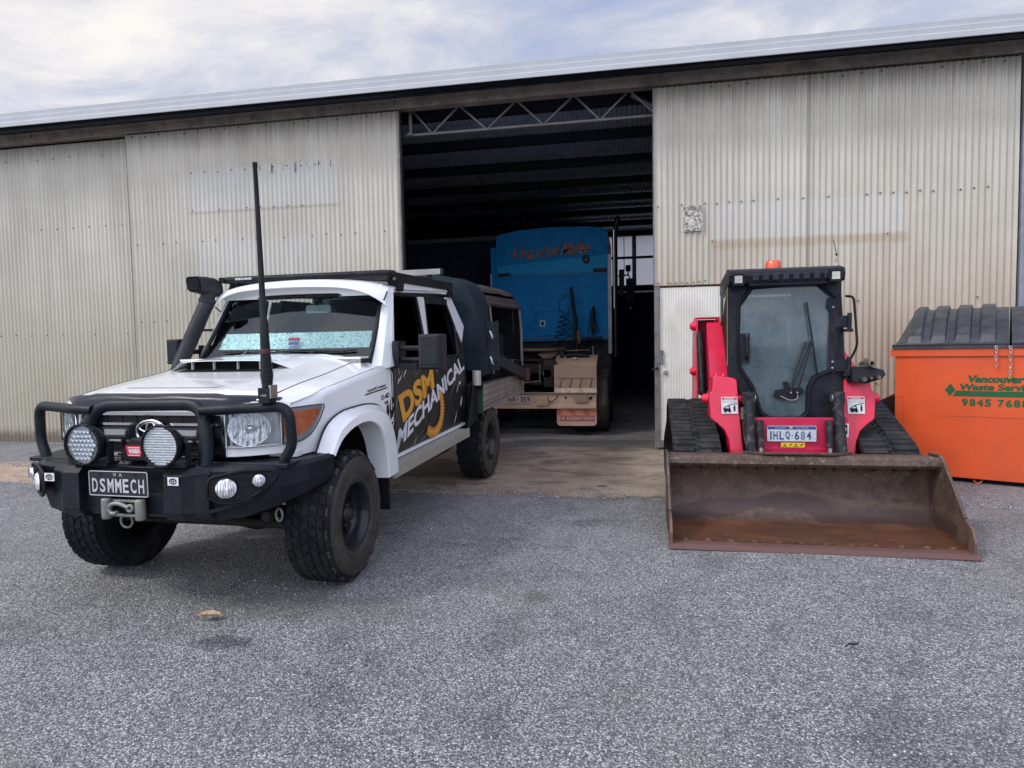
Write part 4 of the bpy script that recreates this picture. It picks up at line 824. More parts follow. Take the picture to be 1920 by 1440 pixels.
lb=MB(); lb.tube([(-.45,2.2,2.165),(.745,2.2,2.165)],.026,10); lb.box(-.45,.75,2.17,2.225,2.14,2.192); lb.box(.742,.765,2.17,2.23,2.135,2.195,1); lb.box(.145,.155,2.165,2.23,2.135,2.196,1)
for x in (-.2,.6): lb.box(x,x+.04,2.2,2.24,2.09,2.14,1)
lb.build('light_bar',[M('lightbar_silver',(.30,.28,.28),.4,.3,var=.12),blackpl],ute,bevel=.003)
# interior
it=MB(); it.box(-.76,.76,.70,1.0,1.0,1.30,0)
for s in (1,-1):
    cx=s*.36; it.box(cx-.24,cx+.24,1.35,1.75,1.0,1.12); it.prism([(cx-.23,1.70,1.1),(cx-.21,1.80,1.62),(cx-.21,1.90,1.62),(cx-.23,1.86,1.1)],(.46 if s>0 else .46,0,0)); it.box(cx-.12,cx+.12,1.80,1.88,1.62,1.78)
it.box(-.72,.72,2.3,2.45,1.0,1.58); it.box(-.78,.78,.8,2.7,.62,.66); it.tube([(-.36+.18*cos(a*PI/10),1.12+.05*sin(a*PI/10),1.30+.17*sin(a*PI/10)) for a in range(20)],.015,6,0,False,True)
it.warp(rake).build('cab_interior',M('interior_dark',(.014,.016,.02),.7),ute)
# underbody
un=MB()
for s in (1,-1): un.box(s*.45-.04,s*.45+.04,-.5,4.5,.50,.62); un.tube([(s*.60,-.45,.50),(s*.55,0,.46),(s*.52,.4,.5)],.03,8); un.cyl((s*.60,-.02,.45),(s*.62,.05,.85),.035,10); un.cyl((s*.62,0,.41),(s*.80,0,.41),.11,16)
un.cyl((-.72,0,.41),(.72,0,.41),.045,12); un.lathe([(0,-.13),(.09,-.10),(.13,0),(.09,.10),(0,.13)],(.22,0,.41),(0,1,0),16); un.tube([(-.68,-.16,.36),(.68,-.16,.37)],.018,8,0); un.tube([(-.2,-.22,.40),(.6,-.18,.38)],.03,8,0)
un.cyl((-.8,3.22,.41),(.8,3.22,.41),.05,12); un.lathe([(0,-.15),(.11,-.1),(.15,0),(.1,.1),(0,.13)],(0,3.22,.41),(0,1,0),16); un.tube([(.0,1.5,.55),(0,3.1,.45)],.035,10); un.box(.3,.75,1.6,2.3,.44,.60); un.tube([(.55,2.4,.45),(.62,2.7,.42),(.6,3.0,.5)],.03,8,1)
un.build('chassis',[M('underbody_black',(.022,.020,.019),.75,dirt=(.07,.055,.045),dirtamt=.5),steel],ute)
# wheels
R=.408; WW=.30
def wheel(parent,cx,cy,s,name='wheel',steer=0,front=True):
    a=Vector((s*cos(steer),s*sin(steer)*1,0)).normalized(); c=Vector((cx,cy,R)); fwd=Vector((-a.y,a.x,0)); up=Vector((0,0,1))
    w_=MB(); h=WW/2
    w_.lathe([(.205,-h*.82),(.23,-h*.95),(.30,-h*1.02),(.365,-h*.95),(.388,-h*.85),(.396,-h*.6),(.399,0),(.396,h*.6),(.388,h*.85),(.365,h*.95)],c,a,72,0)
    w_.lathe([(.365,h*.95),(.345,h*.985),(.30,h*1.02),(.262,h*1.0),(.23,h*.95),(.205,h*.82)],c,a,72,1)
    w_.lathe([(.262,h*1.0),(.258,h*1.03),(.250,h*1.0)],c,a,72,1); w_.lathe([(.352,h*.98),(.348,h*1.02),(.342,h*.99)],c,a,72,1)
    rnd=random.Random(3)
    def blk(an,off,da,dw,r0,r1,sk=0,mi=0):
        vs=[]
        for r in (r0,r1):
            for (i,j) in ((-1,-1),(1,-1),(1,1),(-1,1)):
                an_=an+i*da*(1 if r==r0 else .88)+sk*j; o=off+j*dw*(1 if r==r0 else .9)
                vs.append(c+a*o+(fwd*cos(an_)+up*sin(an_))*r)
        w_.add(vs,[(0,1,2,3),(4,5,6,7),(0,1,5,4),(1,2,6,5),(2,3,7,6),(3,0,4,7)],mi)
    K=38
    for k in range(K):
        an=2*PI*k/K; d=PI/K
        for row,(off,dw,sk) in enumerate(((-.052,.023,.03),(0,.022,-.03),(.052,.023,.03))):
            blk(an+(row%2)*d,off,d*.74,dw,.392,.408,sk)
        for sd in (-1,1):
            blk(an+d*.5,sd*.098,d*.76,.018,.388,.4065,sd*.015)
            an_=an+d*.5; ext=.018 if k%2 else .0
            vs=[]
            for (r,o) in ((.400,.118),(.372-ext,.1425),(.368-ext,.1395),(.392,.112)):
                for i in (-1,1): vs.append(c+a*(sd*o*1.03)+(fwd*cos(an_+i*d*.74)+up*sin(an_+i*d*.74))*r)
            w_.add(vs,[(0,1,3,2),(2,3,5,4),(4,5,7,6),(0,2,4,6),(1,3,5,7),(6,7,1,0)],0 if sd<0 else (1 if k%2 else 0))
    for k in range(90):
        an=2*PI*k/90
        if k%30<15: 
            vs=[c+a*(h*1.03)+(fwd*cos(an+i*.012)+up*sin(an+i*.012))*r for r in (.285,.325) for i in (-1,1)]; vs+=[v-a*.006 for v in vs]; w_.add(vs,[(0,1,3,2),(0,1,5,4),(1,3,7,5),(3,2,6,7),(2,0,4,6)],1)
    o=w_.build('wheel',[rubber,rubberw],parent)
    r_=MB(); r_.lathe([(.204,-h*.8),(.214,-h*.86),(.20,-h*.7),(.185,-h*.4),(.18,h*.2),(.190,h*.55),(.202,h*.72),(.214,h*.84),(.217,h*.90),(.210,h*.93),(.200,h*.86),(.186,h*.5),(.176,h*.10),(.150,h*.02),(.12,h*.10),(.10,h*.22),(.0,h*.22)],c,a,48,0)
    for k in range(6):
        an=2*PI*k/6+.2; d1=fwd*cos(an)+up*sin(an); tt=a.cross(d1); cc=c+a*(h*.16)+d1*.125; r_.obox(cc,(.075,.035,.07),Matrix((d1,a,tt)).transposed(),0)
        r_.lathe([(0,.03),(.010,.028),(.012,0)],c+a*(h*.22)+(fwd*cos(an+.5)+up*sin(an+.5))*.07,a,6,1)
    for k in range(6):
        an=2*PI*k/6+.2+PI/6; d1=fwd*cos(an)+up*sin(an); r_.lathe([(0,.002),(.020,.0),(.021,-.01)],c+a*(h*.075)+d1*.145,a,12,2)
    r_.lathe([(.055,h*.22),(.055,h*.5),(.048,h*.58),(.035,h*.6),(.03,h*.72),(0,h*.74)],c,a,20,1)
    r_.build('rim',[M('rim_black',(.020,.021,.026),.35,.2,coat=.3,dirt=(.07,.06,.05),dirtamt=.35),M('hub_steel',(.05,.045,.05),.4,.6),dark],o)
    return o
for (x,y,s,st_) in ((.79,0,1,0.05),(-.79,0,-1,.05),(.78,3.22,1,0),(-.78,3.22,-1,0)): wheel(ute,x,y,s,steer=st_*(1))
# tray, gates
tr=MB(); tr.box(-.93,.93,2.80,4.92,.93,.965); 
for s in (1,-1):
    a_,b_=sorted((s*.905,s*.935)); tr.box(a_,b_,2.86,4.86,.695,.945,1)
    for z,h in ((.70,.012),(.755,.01),(.80,.014),(.87,.012),(.94,.012)): a2,b2=sorted((s*.93,s*.948)); tr.box(a2,b2,2.86,4.86,z-h,z+h,1)
    a2,b2=sorted((s*.89,s*.945)); tr.box(a2,b2,2.83,2.862,.665,.955,2)
tr.box(-.93,.93,4.86,4.89,.69,.945,1); tr.box(-.85,.85,2.85,4.85,.86,.93,3)
for s in (1,-1): tr.cyl((s*.92,2.72,.975),(s*.92,2.72,1.125),.045,16,4); tr.box(s*.92-.045 if s>0 else s*.92-.045,s*.92+.045,2.74,2.80,.93,1.0,3)
tr.warp(rake).build('tray',[M('tray_deck',(.13,.115,.10),.7,var=.3),M('weathered_gate',(.30,.265,.24),.6,.15,var=.2,scale=4,bmp=.2,bscale=40,dirt=(.15,.12,.10),dirtamt=.6),M('gate_end_green',(.03,.07,.055),.6),blackpl,M('cream_tube',(.50,.47,.43),.35,.2,var=.08)],ute,bevel=.003)
gd=MB()
for s in (1,-1):
    a_,b_=sorted((s*.60,s*.93)); gd.box(a_,b_,2.68,2.70,.60,.93); gd.prism([(a_,2.30,.60),(a_,2.68,.62),(a_,2.68,.98),(a_,2.55,.98)],(.015 if s<0 else .33-.0,0,0)) if s<0 else gd.prism([(.90,2.42,.58),(.90,2.70,.60),(.90,2.70,.98),(.90,2.62,.98)],(.015,0,0))
    for v in (2.62,2.76): gd.box(s*.86-.02,s*.86+.02,v,v+.03,.6,.98)
    gd.cut()
gd.warp(rake).pieces('rear_guard',blackpl,ute,bevel=.004)
# canvas canopy
CAN=[(.935,1.12),(.93,1.40),(.915,1.62),(.885,1.80),(.84,1.94),(.76,2.04),(.62,2.10),(.40,2.14),(.15,2.16),(0,2.165)]
CAN=CAN+[(-a,b) for a,b in CAN[-2::-1]]
def cana(i,n): 
    t=i/n*(len(CAN)-1); k=min(int(t),len(CAN)-2); f=t-k; return (CAN[k][0]*(1-f)+CAN[k+1][0]*f,CAN[k][1]*(1-f)+CAN[k+1][1]*f)
navy=M('navy_canvas',(.016,.026,.036),.75,var=.2,scale=3,bmp=.4,bscale=18); brown=M('faded_canvas',(.062,.050,.052),.7,var=.15,scale=3,bmp=.4,bscale=14)
cn=MB()
def cf(y0,y1,wv):
    def f(a,b):
        u,z=cana(a*72,72); y=y0+(y1-y0)*b; k=wv*sin(b*PI)*(sin(a*17+b*5)*.6+sin(a*31)*.4); return (u*(1+k),y,z+k*.6)
    return f
cn.grid(cf(2.80,3.30,.006),72,8); vs=[(u,2.80,z) for u,z in CAN]; cn.add(vs,[tuple(range(len(vs)))],0); cn.add([(u,3.3,z) for u,z in CAN],[tuple(range(len(vs)))],2)
cn.tube([(u*1.004,3.30,z+.002) for u,z in CAN],.008,6,0)
cn.box(.925,.94,2.80,3.30,1.06,1.13,0)
# brown rear roof with rolled edge
def cf2(a,b):
    u,z=cana(18+a*36,72); y=3.30+1.6*b; sag=-.012*sin(b*2*PI)**2; return (u*1.0,y,z+sag-.012)
cn.grid(cf2,36,14,1)
for s in (1,-1):
    cn.grid(lambda a,b:(s*(.845+.035*a),3.30+1.6*b,1.93-.10*a),3,10,1); cn.tube([(s*.895,3.32,1.83),(s*.897,4.0,1.822),(s*.895,4.90,1.825)],.028,10,1)
    for y in (3.36,4.86): cn.tube([(s*.925,y,1.05),(s*.92,y,1.5),(s*.895,y,1.83)],.014,8,3)
    cn.prism([(s*.925,4.80,1.10),(s*.925,4.88,1.10),(s*.915,4.88,1.60),(s*.885,4.88,1.84),(s*.885,4.84,1.84),(s*.912,4.83,1.60)],(-s*.006,0,0),3)
    cn.tube([(s*.90,3.42,1.16),(s*.885,3.42,1.82)],.005,5,1); cn.tube([(s*.88,4.55,1.5),(s*.88,4.55,1.82)],.004,5,1)
cn.add([(u*.99,4.90,z) for u,z in CAN],[tuple(range(len(CAN)))],2); cn.grid(lambda a,b:(-.90,3.3+1.6*a,1.0+.8*b),1,1,2)
cn.box(-.85,.85,3.32,4.88,.97,.98,2)
cn.warp(rake).build('canvas_canopy',[navy,brown,M('canopy_inside',(.008,.009,.013),.9),M('canopy_hem',(.16,.15,.15),.6,var=.1)],ute,recalc=False)
cs=MB(); cs.box(.50,.88,4.78,4.84,1.0,1.13,0); cs.box(.84,.90,4.70,4.80,.97,1.13,1); cs.box(.3,.88,4.70,4.78,1.02,1.04,1)
cs.warp(rake).build('tray_headboard',[alu,blackpl],ute)
# toolbox and the fold-out tool tray on the ute's side: things that could be lifted off
def local(p): return Matrix.Rotation(UR,4,'Z')@Vector(p)+Vector(UL)
tb=thing('toolbox','black steel toolbox with chrome latches under the brown canvas','toolbox',local((.0,0,0)),UR)
q=MB(); q.box(.45,.885,3.45,3.95,1.09,1.60); q.box(.885,.905,3.47,3.93,1.11,1.58); q.build('cabinet',blackp,tb,bevel=.006)
q=MB(); q.box(.89,1.035,3.16,3.185,1.20,1.72); q.box(1.02,1.04,3.15,3.2,1.19,1.73); dr=q.build('open_door',M('toolbox_door',(.035,.037,.042),.45,dirt=(.1,.1,.1),dirtamt=.3),tb,bevel=.004)
q=MB()
for z in (1.30,1.58): q.box(.945,.985,3.148,3.16,z-.05,z+.05,0); q.tube([(.95,3.14,z+.04),(.97,3.13,z),(.985,3.14,z-.05)],.006,6,0); q.cyl((.965,3.15,z-.02),(.965,3.135,z-.02),.013,10,0); q.cut()
q.pieces('latch',[chrome,M('pale_label',(.30,.36,.46),.5)],dr)
tt=thing('tool_tray','long dark sloping tool tray with red handled tools above the tray gate','tool tray',local((0,0,0)),UR)
q=MB(); A=Vector((.985,3.15,1.335)); B=Vector((1.03,4.62,1.085)); q.beam(A,B,.012,.12); q.beam(A+Vector((-.12,0,0)),B+Vector((-.12,0,0)),.012,.10); q.beam(A+Vector((-.06,0,-.05)),B+Vector((-.06,0,-.05)),.12,.01); q.build('channel',M('tray_grey',(.05,.055,.07),.45,.3),tt)
q=MB(); q.obox(B+Vector((-.07,.05,-.0)),(.20,.12,.16),Matrix.Identity(3)); q.build('end_box',M('red_oxide',(.085,.025,.025),.6,var=.3),tt,bevel=.006)
for k,(dx,dz,mt) in enumerate(((-.02,.06,M('tool_red',(.42,.012,.05),.35)),(-.05,.055,chrome),(-.08,.06,M('tool_red',(.4,.01,.05),.35)),(-.10,.05,blackpl),(-.035,.075,chrome))):
    q=MB(); a=A+Vector((dx,.10+.25*k%0.4,dz-.012)); b_=B+Vector((dx,-.15,dz)); q.tube([a,(a+b_)/2,b_],.011,8); q.tube([b_,b_+(b_-a).normalized()*.14],.017,8); q.build('tool',mt,tt)
# ------------------------------------------------------------------ red tracked loader
def taper(p):
    k=max(0,min(1.3,(p[1]-5.76)/1.2)); return (1.24+(p[0]-1.24)*(1-.22*k),p[1],p[2])
LO=(1.25,6.2,0)
ld=thing('track_loader','red and black compact track loader with a wide rusty bucket','track loader',LO)
red=M('loader_red',(.72,.012,.060),.38,var=.06,coat=.3,dirt=(.30,.06,.07),dirtamt=.55,dscale=4,bmp=.05,bscale=300)
redd=M('loader_panel_red',(.50,.010,.06),.45,var=.1)
cabk=M('cab_black',(.016,.017,.026),.42,var=.2,bmp=.12,bscale=400,dirt=(.10,.095,.09),dirtamt=.25,dscale=8)
def rusty():
    m,nt,b=nodes('rusty_bucket_steel'); geo=N(nt,'ShaderNodeNewGeometry'); P=geo.outputs['Position']; p=sep(nt,P)
    def st(sx,sy,sz): 
        mp=N(nt,'ShaderNodeMapping'); mp.inputs['Scale'].default_value=(sx,sy,sz); lk(nt,P,mp.inputs[0]); return mp.outputs[0]
    v=st(1,1,1); n=noise(nt,v,9,9,.7,.3); ns=noise(nt,st(1.2,3,14),1.6,7,.65,.4)
    c=mixc(nt,ramp(nt,n,[(.35,0.),(.65,1.)]),(.058,.038,.029),(.125,.084,.064))
    fine=ramp(nt,noise(nt,v,120,3,.7),[(.35,.7),(.7,1.35)]); c=mixc(nt,1.,c,fine,'MULTIPLY')
    # orange rust across the floor, purple-brown wet band with an uneven upper edge above it
    wob=mth(nt,'MULTIPLY',mth(nt,'SUBTRACT',noise(nt,st(1,1,1),1.5,4,.55),.5),.42)
    zz=mth(nt,'ADD',p[2],wob)
    wet=mth(nt,'MULTIPLY',band(nt,zz,.055,.19,.012),band(nt,p[1],4.9,5.6,.02)); c=mixc(nt,mth(nt,'MULTIPLY',wet,.85),c,(.050,.028,.026))
    fl=mth(nt,'MULTIPLY',band(nt,mth(nt,'ADD',p[2],mth(nt,'MULTIPLY',wob,.15)),-.1,.052,.012),band(nt,p[1],4.72,5.5,.03))
    c=mixc(nt,mth(nt,'MULTIPLY',fl,.9),c,mixc(nt,ramp(nt,ns,[(.35,0.),(.65,1.)]),(.070,.030,.018),(.16,.064,.030)))
    tan=mth(nt,'MULTIPLY',band(nt,zz,.17,.215,.02),band(nt,p[0],.9,2.1,.1)); c=mixc(nt,mth(nt,'MULTIPLY',tan,.22),c,(.20,.14,.09))
    lipc=band(nt,p[1],4.5,4.735,.01); c=mixc(nt,mth(nt,'MULTIPLY',lipc,.85),c,(.16,.085,.078))
    sc=ramp(nt,noise(nt,v,28,6,.75,1.),[(.56,0.),(.63,1.)]); up=N(nt,'ShaderNodeMapRange'); lk(nt,p[2],up.inputs[0]); up.inputs[1].default_value=.30; up.inputs[2].default_value=.55
    c=mixc(nt,mth(nt,'MULTIPLY',mth(nt,'MULTIPLY',sc,up.outputs[0]),.85),c,(.30,.23,.19))
    sk=mth(nt,'MULTIPLY',ramp(nt,noise(nt,st(1.1,1,26),2.2,8,.75,.3),[(.60,0.),(.68,1.)]),ramp(nt,noise(nt,st(1,1,1),3.,3),[(.42,0.),(.6,1.)])); c=mixc(nt,mth(nt,'MULTIPLY',sk,.55),c,(.24,.16,.11))
    dk=ramp(nt,noise(nt,st(1,1,1.6),5.,8,.7,.6),[(.58,0.),(.66,1.)]); c=mixc(nt,mth(nt,'MULTIPLY',dk,.6),c,(.035,.022,.020))
    lk(nt,c,b.inputs['Base Color']); b.inputs['Roughness'].default_value=.5; b.inputs['Metallic'].default_value=.15; bump(nt,b,noise(nt,v,70,5,.7),.35,.006); return m
ru=rusty()
BX0,BX1=.262,2.195
bk=MB(); prof=[(4.64,.006),(4.80,.012),(5.05,.018),(5.20,.035),(5.29,.09),(5.335,.18),(5.35,.30),(5.335,.42),(5.29,.50),(5.24,.525)]
inn=[(y,z) for y,z in prof]; outp=[(y+.004,z-.016) if y<5.1 else (y+.022,z-.004) for y,z in prof]
def loft(mb,prof,x0,x1,th,nx=24):
    P=fillet([(0,a,b) for a,b in prof],.04,3)
    mb.grid(lambda a,b:(lambda q:(x0+(x1-x0)*a,q.y,q.z))(P[min(len(P)-1,int(round(b*(len(P)-1))))]),nx,len(P)-1,0,True,th)
loft(bk,prof,BX0,BX1,(0,.014,-.012))
bk.prism([(BX0,5.24,.515),(BX0,5.17,.49),(BX0,5.145,.515),(BX0,5.15,.555),(BX0,5.19,.575),(BX0,5.36,.565),(BX0,5.365,.50),(BX0,5.30,.49)],(BX1-BX0,0,0))
for i in range(13): x=BX0+.12+i*(BX1-BX0-.24)/12; bk.prism([(x,5.16,.50),(x,5.31,.50),(x,5.33,.43),(x,5.21,.485)],(.010,0,0))
for x in (BX0-.012,BX1): 
    bk.prism([(x,4.66,.0),(x,4.66,.09),(x,4.70,.17),(x,4.79,.215),(x,5.145,.57),(x,5.19,.59),(x,5.36,.575),(x,5.37,.08),(x,5.25,.01)],(.012,0,0))
    bk.tube(fillet([(x+.006,4.80,.225),(x+.006,5.145,.572),(x+.006,5.2,.588),(x+.006,5.36,.575)],.04,3),.012,8); bk.prism([(x-.003,4.655,.0),(x-.003,4.655,.10),(x-.003,4.70,.18),(x-.003,4.79,.215),(x-.003,4.83,.17),(x-.003,4.83,.0)],(.018,0,0))
bk.prism([(BX0-.02,4.60,.0),(BX0-.02,4.60,.006),(BX0-.02,4.66,.022),(BX0-.02,4.76,.022),(BX0-.02,4.76,.0)],(BX1-BX0+.04,0,0))
for i in range(12):
    x=BX0+.10+i*(BX1-BX0-.17)/11; bk.lathe([(0,.020),(.012,.018),(.022,.006),(.034,0)],(x,4.785,.014),(0,0,1),7)
    bk.prism([(x-.05,4.80,.0135),(x,4.83,.0140),(x+.05,4.80,.0135),(x,4.765,.013)],(0,0,.005))
bk.prism([(.84,5.30,.568),(1.64,5.30,.568),(1.50,5.17,.583),(.98,5.17,.583)],(0,0,.010)); bk.tube([(.84,5.32,.582),(.98,5.17,.596),(1.50,5.17,.596),(1.64,5.32,.582)],.006,6)
bk.box(.84,1.68,5.36,5.42,.12,.56); 
bk.build('bucket',ru,ld,LO,bevel=.002,seg=1)
# tracks
TRK=[(5.58,.06),(5.47,.13),(5.44,.25),(5.455,.38),(5.50,.49),(5.60,.585),(6.32,.86),(6.47,.895),(6.60,.87),(6.70,.78),(6.72,.68),(7.35,.40),(7.40,.25),(7.33,.11),(7.20,.05),(5.70,.045)]
trm=M('track_rubber',(.030,.031,.034),.75,var=.3,bmp=.3,bscale=70,dirt=(.11,.10,.09),dirtamt=.45,dscale=7)
def track(x0,x1,s):
    P=fillet([(0,a,b) for a,b in TRK+[TRK[0]]],.08,3); L=[0]
    for a,b in zip(P,P[1:]): L.append(L[-1]+(b-a).length)
    T=MB(); n=len(P); vs=[]
    C=Vector((0,6.2,.4))
    def at(t):
        t%=L[-1]; k=max(j for j in range(n-1) if L[j]<=t); f=(t-L[k])/(L[k+1]-L[k]); p=P[k]*(1-f)+P[k+1]*f; d=(P[k+1]-P[k]).normalized(); return p,d,Vector((0,-d.z,d.y))*1.0
    K=150
    ring=[]
    for i in range(K):
        p,d,nn=at(L[-1]*i/K); nn=nn if nn.dot(p-C)>0 else -nn
        vs+=[(x0,p.y,p.z),(x1,p.y,p.z),(x1,p.y-nn.y*.035,p.z-nn.z*.035),(x0,p.y-nn.y*.035,p.z-nn.z*.035)]
    T.add(vs,[(i*4+j,((i+1)%K)*4+j,((i+1)%K)*4+(j+1)%4,i*4+(j+1)%4) for i in range(K) for j in range(4)])
    m_=64; xm=(x0+x1)/2
    for i in range(m_):
        for (xa,xb,off) in ((x0+.004,xm-.028,0),(xm+.028,x1-.004,.5),(xm-.034,xm+.006,.25),(xm-.004,xm+.036,.75)):
            t=L[-1]*(i+off)/m_; p,d,nn=at(t); nn=nn if nn.dot(p-C)>0 else -nn; big=abs(xb-xa)>.06; h=.022 if big else .014; wd=.034 if big else .02
            a=p-d*wd+nn*0;b_=p+d*wd; T.add([(x,q.y+nn.y*k*h,q.z+nn.z*k*h) for x in (xa,xb) for q,k in ((a,0),(a+d*.008,1),(b_-d*.008,1),(b_,0))],[(0,1,2,3),(4,5,6,7),(0,1,5,4),(1,2,6,5),(2,3,7,6)])
    o=T.build('track',trm,ld,LO)
    rl=MB()
    for (y,z,r) in ((5.65,.27,.17),(7.18,.24,.16),(6.46,.70,.15)): rl.lathe([(0,-.06),(r*.5,-.06),(r,-.05),(r,.05),(r*.5,.06),(0,.06)],(xm,y,z),(1,0,0),28).cut()
    for y in (5.75,6.0,6.25,6.5,6.75,6.98): rl.lathe([(0,-.07),(.09,-.06),(.09,.06),(0,.07)],(xm,y,.15),(1,0,0),18).cut()
    rl.pieces('track_roller',M('roller_dark',(.03,.028,.03),.6,.4,dirt=(.1,.08,.06),dirtamt=.5),o,LO)
    return o
track(.325,.715,-1); track(1.80,2.215,1)
ch=MB(); ch.box(.98,1.55,5.62,7.3,.20,.74,0); ch.box(.74,1.76,5.95,7.3,.2,.74,0); ch.box(.55,.80,5.95,7.1,.25,.60,0); ch.box(1.72,1.95,5.95,7.1,.25,.60,0)
ch.build('lower_frame',[M('frame_black',(.02,.018,.018),.6,dirt=(.1,.08,.06),dirtamt=.5)],ld,LO,bevel=.01)
fp=MB(); fp.prism([(.98,5.60,.50),(1.62,5.60,.50),(1.66,5.60,.62),(1.70,5.60,.82),(.96,5.60,.82),(.955,5.60,.62)],(0,.05,0)); fp.box(1.0,1.60,5.585,5.60,.50,.575)
fpo=fp.build('front_panel',redd,ld,LO,bevel=.006)
# registration plate
np=MB(); X0,X1,Z0,Z1,YP=1.076,1.456,.628,.756,5.58
np.prism([(x,YP,z) for x,z in [(X0+.006,Z0),(X1-.006,Z0),(X1,Z0+.006),(X1,Z1-.006),(X1-.006,Z1),(X0+.006,Z1),(X0,Z1-.006),(X0,Z0+.006)]],(0,.003,0),0)
np.add([(x,YP-.0008,z) for x,z in ((X0+.004,Z1-.030),(X1-.004,Z1-.030),(X1-.004,Z1-.004),(X0+.004,Z1-.004))],[(0,1,2,3)],1)
np.text('WESTERN',rect((X0+.06,YP-.0016,Z1-.022),(.085,0,0),(0,0,.010)),2,.0); np.text('AUSTRALIA',rect((X1-.16,YP-.0016,Z1-.022),(.10,0,0),(0,0,.010)),2,.0)
x=X0+.024
for chx in '1HLQ':
    wdt=.012 if chx=='1' else .034; np.text(chx,rect((x,YP-.0016,Z0+.014),(wdt,0,0),(0,0,.070)),1,.0 if chx=='1' else .025); x+=wdt+.013
np.text('.',rect((x+.002,YP-.0016,Z0+.044),(.010,0,0),(0,0,.010)),1,.03); x+=.024
for chx in '684': np.text(chx,rect((x,YP-.0016,Z0+.014),(.034,0,0),(0,0,.070)),1 if chx!='8' else 3,.02); x+=.046
np.add([(X0+.17+a,YP-.002,Z1-.022+b) for a,b in ((0,0),(.022,-.004),(.03,.012),(.015,.02),(.0,.015))],[tuple(range(5))],4)
np.build('number_plate',[M('plate_white',(.55,.58,.64),.4,var=.08,scale=30,dirt=(.25,.25,.25),dirtamt=.3,dscale=20),M('plate_blue',(.03,.06,.20),.4),M('plate_pale',(.5,.55,.65),.4),M('plate_worn',(.16,.20,.28),.5),M('plate_emblem',(.55,.4,.35),.5)],fpo,LO,recalc=False)
dc=MB(); dc.add([(x,5.582,z) for x,z in ((1.185,.578),(1.37,.578),(1.37,.617),(1.185,.617))],[(0,1,2,3)],0)
for i,x in enumerate((1.20,1.245,1.285,1.33)):
    if i%2==0: dc.add([(x,5.5812,.584),(x+.032,5.5812,.584),(x+.016,5.5812,.612)],[(0,1,2)],1); dc.add([(x+.009,5.5806,.588),(x+.023,5.5806,.588),(x+.016,5.5806,.601)],[(0,1,2)],0)
    else: dc.add([(x,5.5812,.59),(x+.006,5.5812,.588),(x+.03,5.5812,.606),(x+.02,5.5812,.609)],[(0,1,2,3)],1)
dc.add([(x,5.582,z) for x,z in ((1.615,.665),(1.70,.665),(1.70,.775),(1.615,.775))],[(0,1,2,3)],2); dc.add([(x,5.5815,z) for x,z in ((1.622,.69),(1.69,.69),(1.69,.768),(1.622,.768))],[(0,1,2,3)],1)
dc.lathe([(.020,.0),(.027,0)],(1.656,5.5808,.73),(0,-1,0),20,2); dc.tube([(1.64,5.581,.745),(1.672,5.581,.713)],.003,4,2)
dc.build('warning_label',[M('label_yellow',(.72,.50,.02),.5),M('label_black',(.015,.015,.015),.5),whv],fpo,LO,recalc=False)
# cab
cb=MB(); YF=5.74
FR=[(.79,1.99),(.79,1.30),(.86,1.12),(.94,.86),(1.02,.765),(1.10,.735),(1.58,.735),(1.66,.80),(1.73,.98),(1.735,1.25),(1.695,1.99)]
GL=[(.905,1.23),(.885,1.42),(.893,1.745),(.99,1.885),(1.475,1.912),(1.625,1.775),(1.618,1.225),(1.455,1.155),(1.415,1.06),(1.41,.86),(1.36,.815),(1.13,.815),(1.07,.86),(1.0,1.08)]
# front frame: ring between outer outline and glass outline, as fanned quads
OUT=[(.79,1.23),(.79,1.42),(.79,1.75),(.79,1.99),(1.475,1.99),(1.675,1.99),(1.72,1.225),(1.735,1.10),(1.73,.98),(1.66,.80),(1.58,.735),(1.10,.735),(1.0,.78),(.90,1.0)]
n=len(GL); vs=[(x,YF,z) for x,z in GL]+[(x,YF+.012,z) for x,z in OUT]; cb.add(vs,[(i,(i+1)%n,n+(i+1)%n,n+i) for i in range(n)],0); cb.add([(x,YF+.10,z) for x,z in OUT]+[(x,YF+.012,z) for x,z in OUT],[(i,(i+1)%n,n+(i+1)%n,n+i) for i in range(n)],0)
cb.add([(x,YF,z) for x,z in GL]+[(x,YF+.05,z) for x,z in GL],[(i,(i+1)%n,n+(i+1)%n,n+i) for i in range(n)],0)
cb.box(.79,.83,YF+.1,6.95,.80,.98); cb.box(.79,.83,6.85,6.95,.8,1.99); cb.box(.79,.83,YF+.01,YF+.13,.98,1.99); cb.box(.79,.83,YF+.1,6.95,1.88,1.99); cb.box(1.65,1.70,YF+.05,6.95,.80,1.99); cb.box(.79,1.735,6.9,6.95,.75,1.30); cb.box(.79,.86,6.9,6.95,1.3,1.99); cb.box(1.66,1.735,6.9,6.95,1.3,1.99)
cb.box(.80,1.72,YF+.1,6.9,.74,.80)
cb.prism([(.775,5.60,1.925),(.775,5.58,1.99),(.775,5.60,2.03),(.775,5.70,2.055),(.775,6.9,2.055),(.775,7.0,1.98),(.775,7.0,1.93),(.775,5.76,1.925)],(.89,0,0))
for i in range(8): cb.box(.96+i*.078,1.008+i*.078,5.575,5.60,1.945,2.0,1)
cb.box(.93,1.60,5.60,5.74,1.905,1.925)
cb.warp(taper); cbo=cb.build('cab',[cabk,M('vent_dark',(.03,.034,.05),.5)],ld,LO,bevel=.006,recalc=True)
tr_=MB(); tr_.tube(fillet([(x,YF-.008,z) for x,z in [(GL[0][0]-.02,GL[0][1])]+[(x+(-.02 if x<1.25 else .02),z+(.02 if z>1.5 else -.015)) for x,z in GL[1:]]+[(GL[0][0]-.02,GL[0][1])]],.03,4),.013,8); tr_.build('door_trim',blackpl,cbo,LO)
